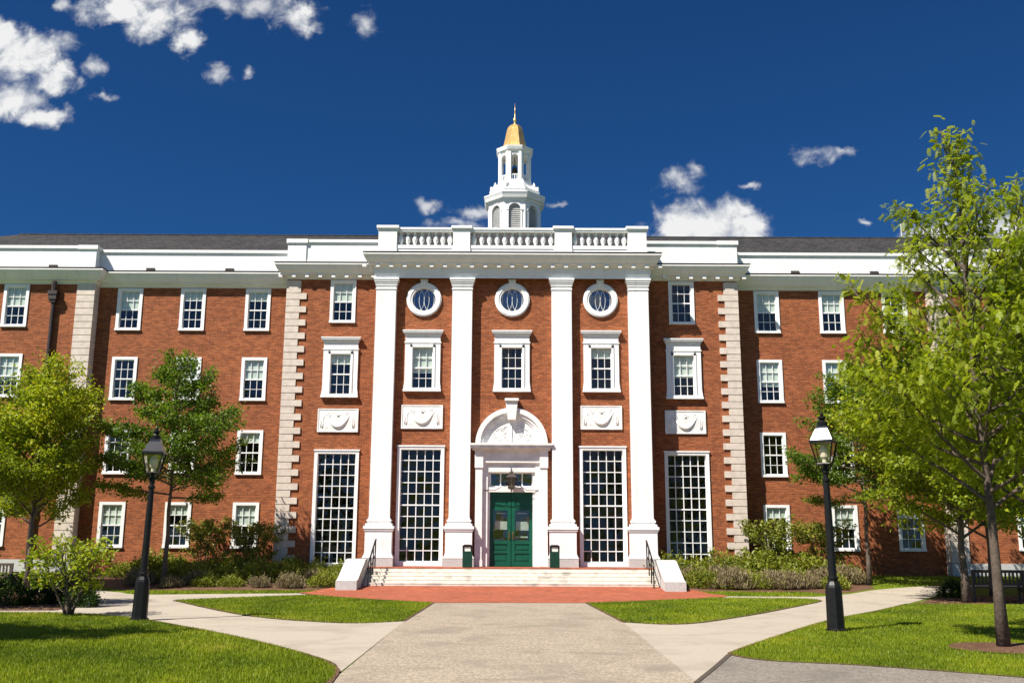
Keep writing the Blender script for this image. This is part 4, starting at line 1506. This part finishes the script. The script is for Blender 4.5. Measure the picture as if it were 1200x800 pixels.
# ------------------------------------------------------------------ street lamps
def lamp(loc, label, sc, lean, rz):
    L = empty('street_lamp', loc, label, 'street lamp', 'black lamp posts by the paths', rz)
    L.scale = (sc, sc, sc)
    L.rotation_euler = (lean[0], lean[1], rz)
    b = MB()
    b.lathe([(.215, 0), (.215, .06), (.175, .075)], 8, phase=PI / 8)
    b.lathe([(.178, .06), (.165, .88), (.15, .93), (.105, 1.0), (.10, 1.03), (.115, 1.05), (.115, 1.08), (.085, 1.10)], 8, phase=PI / 8)
    b.build('base', 'iron', L)
    p = MB()
    p.lathe([(.085, 1.08), (.076, 2.4), (.064, 3.02), (.085, 3.05), (.085, 3.09), (.055, 3.11), (.052, 3.20), (.075, 3.22), (.075, 3.25), (.05, 3.27), (.045, 3.36)], 12)
    p.build('post', 'iron', L, smooth=False)
    q = MB()
    q.lathe([(.05, 3.34), (.10, 3.36), (.165, 3.385), (.165, 3.41)], 8)
    for a in range(4):
        t = PI / 4 + a * PI / 2
        q.tube([(0.05 * math.cos(t), .05 * math.sin(t), 3.26), (.13 * math.cos(t), .13 * math.sin(t), 3.30), (.16 * math.cos(t), .16 * math.sin(t), 3.40)], .012, 5)
        q.bar((.185 * math.cos(t), .185 * math.sin(t), 3.40), (.32 * math.cos(t), .32 * math.sin(t), 3.86), .016, 5)
        tn = t + PI / 2
        r0, r1 = .19, .322
        q.bar((r0 * math.cos(t), r0 * math.sin(t), 3.405), (r0 * math.cos(tn), r0 * math.sin(tn), 3.405), .018, 5)
        q.bar((r1 * math.cos(t), r1 * math.sin(t), 3.865), (r1 * math.cos(tn), r1 * math.sin(tn), 3.865), .024, 5)
    q.build('lantern_frame', 'iron', L)
    q = MB()
    q.lathe([(.18, 3.41), (.31, 3.86)], 4, phase=PI / 4, cap=False)
    q.build('lantern_glass', 'lampglass', L)
    q = MB()
    q.lathe([(.05, 3.42), (.05, 3.5), (.085, 3.55), (.10, 3.70), (.06, 3.80)], 10)
    q.build('bulb_globe', 'frost', L)
    q = MB()
    q.lathe([(.355, 3.862), (.355, 3.885), (.315, 3.905), (.175, 4.14), (.165, 4.17), (.165, 4.20), (.12, 4.21)], 4, phase=PI / 4)
    rf_ = q.build('roof', 'iron_gloss', L)
    q = MB()
    q.lathe([(.11, 4.20), (.115, 4.28), (.07, 4.30), (.05, 4.33), (.085, 4.37), (.085, 4.40), (.03, 4.43), (.045, 4.46), (.0, 4.52)], 8)
    q.build('finial', 'iron', rf_)
    return L


M['iron_gloss'] = noisy('black_enamel', (0.006, 0.006, 0.006), (0.010, 0.010, 0.010), 6.0, 0.28, spec=0.9)
lamp((-8.22, -18.49, 0), 'black lamp post left of the central walk, leaning slightly, before the brick wing', 0.955, (0, R(0.9), 0), R(8))
lamp((6.54, -20.53, 0), 'black lamp post with shining roof on the lawn right of the central walk', 0.985, (0, R(-0.5), 0), R(-30))


# ------------------------------------------------------------------ benches
def bench(loc, rz, label):
    B = empty('garden_bench', loc, label, 'bench', 'wooden garden benches', rz)
    s = MB()
    for i in range(5):
        s.box(-.75, .75, -.45 + i * .095, -.37 + i * .095, .42, .445)
    s.build('seat', 'teak', B)
    b = MB()
    b.box(-.75, .75, .0, .05, .88, .97)
    b.box(-.75, .75, .005, .045, .50, .56)
    for i in range(13):
        x = -.69 + i * .115
        b.box(x - .028, x + .028, .012, .034, .56, .88)
    b.build('backrest', 'teak', B)
    for x in (-.75, .75):
        for y, zt in ((-.46, .64), (.0, .97)):
            l = MB()
            l.box(x - .035, x + .035, y - .01, y + .06, 0, zt)
            l.build('leg', 'teak', B)
        a = MB()
        a.box(x - .04, x + .04, -.50, .0, .64, .675)
        a.build('armrest', 'teak', B)
        a = MB()
        a.box(x - .025, x + .025, -.40, .0, .30, .40)
        a.build('side_rail', 'teak', B)
    return B


bench((15.3, -9.3, 0), R(172), 'dark slatted wooden bench behind the slim right tree trunk, further left of the pair')
bench((17.2, -9.0, 0), R(196), 'dark slatted wooden bench at the right edge of the picture')
bench((-18.1, -6.0, 0), R(184), 'dark slatted wooden bench behind clipped bushes at the left edge')


# ------------------------------------------------------------------ vegetation
def unit(v):
    return v / np.maximum(np.linalg.norm(v, axis=-1, keepdims=True), 1e-9)


def leaf_quads(r, P, D, size, asp, up=0.6, droop=0.0, spread=0.0, fold=True):
    """leaves at P whose long axis follows D loosely"""
    n = len(P)
    L = unit(D * 0.7 + r.normal(size=(n, 3)) * 0.6 + np.array([0, 0, -droop]))
    N = unit(r.normal(size=(n, 3)) * 0.7 + np.array([0, 0, up]))
    S_ = unit(np.cross(L, N))
    s = size * r.uniform(0.6, 1.25, n)[:, None]
    base = P
    tip = P + L * s
    mid = P + L * s * 0.45
    side = S_ * s * asp * 0.5
    nn = np.cross(S_, L) * s * 0.08
    return np.stack([base, mid + side + nn, tip, mid - side + nn], 1)


def frond_quads(r, P, D, size, asp, droop, k=5):
    """compound leaves: pairs of leaflets along a drooping rib"""
    out = []
    n = len(P)
    L = unit(D * 0.6 + r.normal(size=(n, 3)) * 0.55 + np.array([0, 0, -droop]))
    Sd = unit(np.cross(L, r.normal(size=(n, 3)) * 0.4 + np.array([0, 0, 1.0])))
    s = size * r.uniform(0.7, 1.3, n)[:, None]
    for j in range(k):
        t = (j + 0.6) / k
        c = P + L * s * t + np.array([0, 0, -0.25]) * s * t * t
        for sg in (-1, 1):
            w = s * asp * (1.1 - 0.6 * abs(t - .45))
            tip = c + Sd * sg * w + L * w * 0.35 + np.array([0, 0, -0.25]) * w
            b = L * s * 0.5 / k
            out.append(np.stack([c - b, c + b, tip + b * .6, tip - b * .6], 1))
    return np.concatenate(out, 0)


def grow(seed, H, cb, Rr, nprim, e0, e1, shape, trunk_r, leaf='leaf', lsize=0.12, lasp=0.7, ldens=26, droop=0.3, bend=0.0, sec_per_m=3.0,
         stems=1, twig=0.10, flat=0.35, lean=(0, 0), secL=0.5):
    r = np.random.RandomState(seed)
    wood = MB()
    P, D, T = [], [], []

    def path(p, az, el, L, n, bend_, wob):
        pts = [np.array(p, float)]
        for i in range(n):
            el_ = el + bend_ * (i / n)
            d = np.array([math.cos(az) * math.cos(el_), math.sin(az) * math.cos(el_), math.sin(el_)])
            pts.append(pts[-1] + d * L / n)
            az += r.normal() * wob
            el += r.normal() * wob * 0.6
        return pts

    def leaves_along(pts, dens, tone):
        pts = np.array(pts)
        for a, b in zip(pts[:-1], pts[1:]):
            ln = np.linalg.norm(b - a)
            k = r.poisson(ln * dens)
            if k:
                t = r.rand(k, 1)
                q = a + (b - a) * t + r.normal(size=(k, 3)) * np.array([twig, twig, twig * 0.7])
                P.append(q)
                D.append(np.repeat(unit((b - a)[None]), k, 0))
                T.append(np.full(k, tone))

    for st in range(stems):
        if stems == 1:
            tr_pts = [np.array([0, 0, -0.05])]
            for i in range(9):
                f = (i + 1) / 9
                tr_pts.append(np.array([lean[0] * f + r.normal() * 0.03 * H * 0.12, lean[1] * f + r.normal() * 0.03 * H * 0.12, H * 0.96 * f]))
            tr_pts[1][:2] *= 0.3
        else:
            a = 2 * PI * st / stems + r.rand()
            tr_pts = path((0.05 * math.cos(a), 0.05 * math.sin(a), -0.03), a, R(62 + 20 * r.rand()), H * (0.8 + .25 * r.rand()), 8, R(12), 0.12)
        rad = [trunk_r * (1 - 0.93 * (i / (len(tr_pts) - 1)) ** 0.8) + 0.004 for i in range(len(tr_pts))]
        rad[0] *= 1.25
        wood.tube(tr_pts, rad, 9)
        tp = np.array(tr_pts)
        zs = tp[:, 2]
        m = nprim // stems
        for i in range(m):
            f = (i + r.rand() * 0.6) / m
            z = cb + (zs[-1] * 0.985 - cb) * f
            x = np.interp(z, zs, tp[:, 0])
            y = np.interp(z, zs, tp[:, 1])
            el = R(e0 + (e1 - e0) * f + r.normal() * 7)
            az = i * 2.39996 + r.rand() * 0.7 + st * 1.3
            L = Rr * shape(f) * r.uniform(0.75, 1.2) / max(0.35, math.cos(el + R(bend) * .5))
            L = min(L, max(0.25, (H * 1.02 - z) / max(0.3, math.sin(max(0.05, el + R(bend) * .5)))))
            L = max(L, 0.15)
            pts = path((x, y, z), az, el, L, 6, R(bend), 0.10)
            r0 = min(trunk_r * 0.42, 0.012 + 0.013 * L)
            wood.tube(pts, [r0 * (1 - 0.85 * j / 6) for j in range(7)], 5, False)
            tone = r.normal() * 0.10
            leaves_along(pts[3:], ldens, tone)
            n2 = max(2, int(L * sec_per_m))
            pa = np.array(pts)
            for s_ in range(n2):
                t = 0.22 + 0.76 * (s_ + r.rand()) / n2
                k = min(5, int(t * 6))
                q = pa[k] + (pa[k + 1] - pa[k]) * (t * 6 - k)
                dv = pa[k + 1] - pa[k]
                a0 = math.atan2(dv[1], dv[0])
                e_ = math.asin(np.clip(dv[2] / np.linalg.norm(dv), -1, 1))
                a2 = a0 + (1 if s_ % 2 else -1) * R(r.uniform(25, 65))
                L2 = max(0.22, secL * L * (1.05 - 0.75 * t) * r.uniform(0.7, 1.25))
                p2 = path(q, a2, e_ * flat + r.normal() * 0.18, L2, 4, R(bend * 0.8), 0.12)
                wood.tube(p2, [r0 * 0.4 * (1 - 0.8 * j / 4) + .002 for j in range(5)], 4, False)
                leaves_along(p2[1:], ldens, tone + r.normal() * 0.08)
                # short twigs
                for _ in range(max(1, int(L2 * 3))):
                    j = r.randint(1, 5)
                    a3 = a2 + r.choice([-1, 1]) * R(r.uniform(25, 70))
                    p3 = path(p2[j], a3, e_ * flat * .7 + r.normal() * 0.25 - 0.1, L2 * r.uniform(.25, .55), 2, R(bend), 0.1)
                    leaves_along(p3, ldens * 1.1, tone + r.normal() * 0.08)
        leaves_along(tr_pts[-3:], ldens, 0.1)
    P = np.concatenate(P)
    D = np.concatenate(D)
    T = np.concatenate(T)
    if leaf == 'leaf':
        V = leaf_quads(r, P, D, lsize, lasp, 0.7, droop)
        rep = 1
    else:
        V = frond_quads(r, P, D, lsize, lasp, droop, 5)
        rep = 10
    tone = np.tile(0.45 + T + r.normal(size=len(P)) * 0.14, rep) + r.normal(size=len(V)) * 0.06
    return wood, V, tone


def tree_proto(name, wood, V, tone, lm, bark, loc, rz, label, cat, group=None):
    t = empty(name, loc, label, cat, group, rz)
    wood.build('trunk', bark, t, smooth=True)
    me = quads_mesh('crown', V, tone, lm)
    o = bpy.data.objects.new('crown', me)
    C.objects.link(o)
    o.parent = t
    return t


dome_shape = lambda f: (0.72 + 0.55 * f) if f < 0.35 else max(0.10, math.sqrt(max(0.0, 1 - ((f - 0.33) / 0.70) ** 2)))
cone_shape = lambda f: (0.85 + f * 1.5) if f < 0.1 else max(0.09, 1.0 - (f - 0.1) * 1.22)

layer_shape = lambda f: (0.90 + f * 0.5) if f < 0.2 else max(0.16, 1.0 - ((f - 0.2) / 0.84) ** 1.25)
GT = 'young trees in front of the brick hall'
# tree at left edge
w, V, tn = grow(21, 7.8, 2.1, 2.15, 44, 30, 64, layer_shape, 0.10, lsize=0.12, ldens=82, bend=6, flat=0.7, twig=.15, sec_per_m=3.6)
TA = tree_proto('maple_tree', w, V, tn, 'leaf_yellow', 'bark', (-17.3, -4.9, terrain(-4.9)), 0.0, 'yellow-green young tree at the left edge beside the bench', 'tree', GT)
# tree before the left wing
w, V, tn = grow(22, 8.6, 3.2, 2.55, 44, 8, 58, layer_shape, 0.10, lsize=0.115, ldens=78, bend=10, flat=0.4, twig=.13, sec_per_m=3.6)
TB = tree_proto('maple_tree', w, V, tn, 'leaf_maple', 'bark', (-13.0, -3.2, terrain(-3.2)), 0.4, 'mid green tree standing alone before the left wing behind the lamp', 'tree', GT)
# rounded tree right
w, V, tn = grow(23, 7.6, 1.9, 3.25, 46, 32, 62, dome_shape, 0.13, lsize=0.135, ldens=52, bend=-12, flat=0.5, twig=.14, sec_per_m=3.6)
TC = tree_proto('maple_tree', w, V, tn, 'leaf_yellow', 'bark', (13.95, -10.0, 0), 0.0, 'dense round green tree with forked dark trunk beside the right bench', 'tree', GT)


def tcopy(src, loc, rz, sc, label, group=GT):
    c = dup(src, None, loc, rz, sc)
    c['label'] = label
    if group:
        c['group'] = group
    return c


tcopy(TB, (-20.2, -2.2, terrain(-2.2)), 2.1, (0.72, 0.72, 0.70), 'darker tree half hidden behind the yellow-green tree at the left edge')
tcopy(TB, (13.75, -2.3, terrain(-2.3)), 1.7, (1.0, 1.0, 0.97), 'slim tree growing close to the right wing beyond the shrubs')
tcopy(TC, (17.0, -5.4, 0), 2.6, (1.0, 1.0, 1.02), 'leafy tree behind the right benches near the picture edge')
tcopy(TA, (-13.9, -24.9, 0), 1.0, (1.2, 1.2, 0.85), 'tree just outside the left edge that shades the front lawn')
tcopy(TB, (-16.0, -14.9, 0), 3.0, (0.85, 0.85, 0.9), 'tree just outside the left edge that shades the path')

# honey locust right
w, V, tn = grow(31, 9.6, 2.3, 2.35, 54, 26, 60, cone_shape, 0.095, leaf='frond', lsize=0.135, lasp=0.24, ldens=43, droop=0.8, bend=14, sec_per_m=2.8, flat=0.9, twig=.12, secL=.45, lean=(-0.05, 0.1))
TL = tree_proto('honey_locust', w, V, tn, 'leaf_locust', 'paleb', (8.42, -23.55, 0), 0.0, 'tall bright yellow-green tree with feathery leaves rising above the roofline', 'tree', GT)
tcopy(TL, (11.0, -20.6, 0), 2.2, (0.95, 0.95, 1.0), 'feathery yellow-green tree cut off by the right edge')


# shrubs
def mound(seed, rx, rz_, n, size, lm, stems=8, stalk=0.0, hollow=0.55):
    r = np.random.RandomState(seed)
    u_ = unit(r.normal(size=(n, 3)))
    u_[:, 2] = np.abs(u_[:, 2])
    rad = (hollow + (1 - hollow) * r.rand(n) ** 0.6)
    # lumpy outline
    ph = r.rand(6) * 6.28
    lump = 1 + 0.13 * np.sin(3 * np.arctan2(u_[:, 1], u_[:, 0]) + ph[0]) + 0.12 * np.sin(5 * u_[:, 2] + 4 * u_[:, 0] + ph[1]) + 0.10 * np.sin(9 * u_[:, 0] + ph[2]) * np.sin(8 * u_[:, 1] + ph[3])
    lump += 0.07 * r.normal(size=n) ** 2
    P = u_ * (rad * lump)[:, None] * np.array([rx, rx * .9, rz_])
    D = unit(u_ + np.array([0, 0, 0.6 + stalk]))
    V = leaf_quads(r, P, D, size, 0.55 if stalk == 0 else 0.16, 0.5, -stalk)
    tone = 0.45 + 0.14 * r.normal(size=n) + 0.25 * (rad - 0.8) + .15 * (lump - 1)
    wood = MB()
    for k in range(stems):
        a = 2 * PI * k / stems + r.rand()
        e = r.uniform(.25, .8)
        wood.tube([(0.06 * math.cos(a), .06 * math.sin(a), -.03), (rx * .4 * e * math.cos(a), rx * .4 * e * math.sin(a), rz_ * .45), (rx * .8 * e * math.cos(a), rx * .8 * e * math.sin(a), rz_ * .85)], [.016, .011, .004], 4, False)
    return wood, V, tone


def shrub_proto(name, args, lm, bark='bark'):
    w, V, tn = mound(*args)
    t = empty(name)
    st = w.build('stem', bark, t)
    me = quads_mesh('foliage', V, tn, lm)
    o = bpy.data.objects.new('foliage', me)
    C.objects.link(o)
    o.parent = t
    return t


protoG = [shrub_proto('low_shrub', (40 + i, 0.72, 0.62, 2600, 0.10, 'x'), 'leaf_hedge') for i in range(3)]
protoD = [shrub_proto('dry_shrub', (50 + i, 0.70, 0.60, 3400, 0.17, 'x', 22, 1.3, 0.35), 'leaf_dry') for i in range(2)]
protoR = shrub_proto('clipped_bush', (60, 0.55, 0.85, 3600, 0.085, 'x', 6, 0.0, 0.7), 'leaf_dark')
sused = set()


def place(proto, loc, rz, sc, label, cat, group):
    if id(proto) in sused:
        c = dup(proto, None, loc, rz, sc)
    else:
        sused.add(id(proto))
        c = proto
        c.location, c.rotation_euler, c.scale = loc, (0, 0, rz), sc
    return tag(c, label, cat, group)


ORD = ['first', 'second', 'third', 'fourth', 'fifth', 'sixth', 'seventh', 'eighth', 'ninth', 'tenth', 'eleventh', 'twelfth']


def hedge_row(x0, x1, n, y, side, row, kind, sc, yj=0.25):
    for i in range(n):
        x = x0 + (x1 - x0) * i / (n - 1) + rng.uniform(-.15, .15)
        yy_ = y + rng.uniform(-yj, yj)
        kd = kind if kind != 'm' else rng.choice('dddg' if side == 'right' else 'dggg')
        pr = rng.choice(protoG if kd == 'g' else protoD)
        s_ = sc * rng.uniform(0.75, 1.22)
        lab = f'{"yellow-green leafy" if kd == "g" else "grey-brown twiggy"} low shrub, {ORD[i]} from the steps in the {row} row of the {side} bed'
        place(pr, (x, yy_, terrain(yy_)), rng.random() * 6.28, (s_ * 1.1, s_ * 1.1, s_ * rng.uniform(.85, 1.1)), lab, 'shrub', f'{row} row shrubs of the {side} bed')


hedge_row(-6.75, -15.6, 9, -0.4, 'left', 'back', 'g', 1.0)
hedge_row(-6.8, -12.9, 7, -2.2, 'left', 'middle', 'm', 0.9)
hedge_row(-7.0, -12.6, 6, -3.7, 'left', 'front', 'm', 0.66)
hedge_row(6.75, 12.4, 7, -0.5, 'right', 'back', 'g', 1.25)
hedge_row(6.9, 12.9, 7, -1.9, 'right', 'middle', 'm', 1.0)
hedge_row(7.1, 12.2, 6, -3.4, 'right', 'front', 'm', 0.85)
for i, (x, y, s_, lab) in enumerate(((-13.9, -3.1, .8, 'sparse grey-brown shrub at the outer end of the left bed'), (-11.8, -3.0, .7, 'sparse grey-brown shrub amid the green left bed'))):
    place(protoD[i % 2], (x, y, terrain(y)), i * 1.7, (s_, s_, s_), lab, 'shrub', None)
for i, (x, y, s_, lab) in enumerate(((8.2, -3.6, .62, 'small bright green shrub low in the brown front row of the right bed'), (13.3, -1.4, .9, 'green shrub at the outer end of the right bed'))):
    place(protoG[i], (x, y, terrain(y)), i * 2.1, (s_, s_, s_), lab, 'shrub', None)
for x, y, s_, lab in ((-13.75, -13.3, 1.0, 'round dark clipped bush at the left edge'), (-13.1, -12.6, .85, 'round clipped bush next to the leftmost bush'),
                      (-12.55, -12.2, 1.05, 'dark clipped bush just left of the pale-stemmed shrub'), (-11.4, -14.0, .7, 'small dark bush behind the pale-stemmed shrub')):
    place(protoR, (x, y, 0.0), x * 3, (s_, s_, s_ * .8), lab, 'bush', 'clipped bushes in the left mulch bed')
place(protoR, (15.0, -6.6, 0), 1.0, (.8, .8, .6), 'low green bush at the path edge left of the right benches', 'bush', None)

# taller wall shrubs with several stems
w, V, tn = grow(71, 2.1, 0.45, 0.85, 30, 30, 60, dome_shape, 0.03, lsize=0.10, ldens=60, stems=5, sec_per_m=5, twig=.07)
WS = tree_proto('wall_shrub', w, V, tn, 'leaf_hedge', 'bark', (-12.55, 0.3, terrain(.3)), 0.0, 'loose upright shrub left of the ground floor window nearest the left corner stones', 'shrub', 'tall shrubs against the brick walls')
for (x, y, rz, s_, lab) in ((-10.55, 0.35, 2.0, .95, 'loose upright shrub partly covering the window nearest the left corner stones'),
                            (10.75, 0.2, 4.0, 1.05, 'dark upright shrub beside the right corner stones'),
                            (12.75, 0.1, 5.3, 1.0, 'reddish-green upright shrub behind the right lamp post')):
    tcopy(WS, (x, y, terrain(y)), rz, (s_ * 1.05, s_ * 1.05, s_), lab, 'tall shrubs against the brick walls')
w, V, tn = grow(72, 1.7, 0.45, 0.85, 36, 34, 62, dome_shape, 0.035, lsize=0.12, lasp=.6, ldens=34, stems=6, sec_per_m=4, twig=.07)
tree_proto('magnolia_shrub', w, V, tn, 'leaf_yellow', 'paleb', (-10.35, -17.2, 0), 0.0, 'vase-shaped broadleaf shrub on the left lawn edge near the lamp', 'shrub')
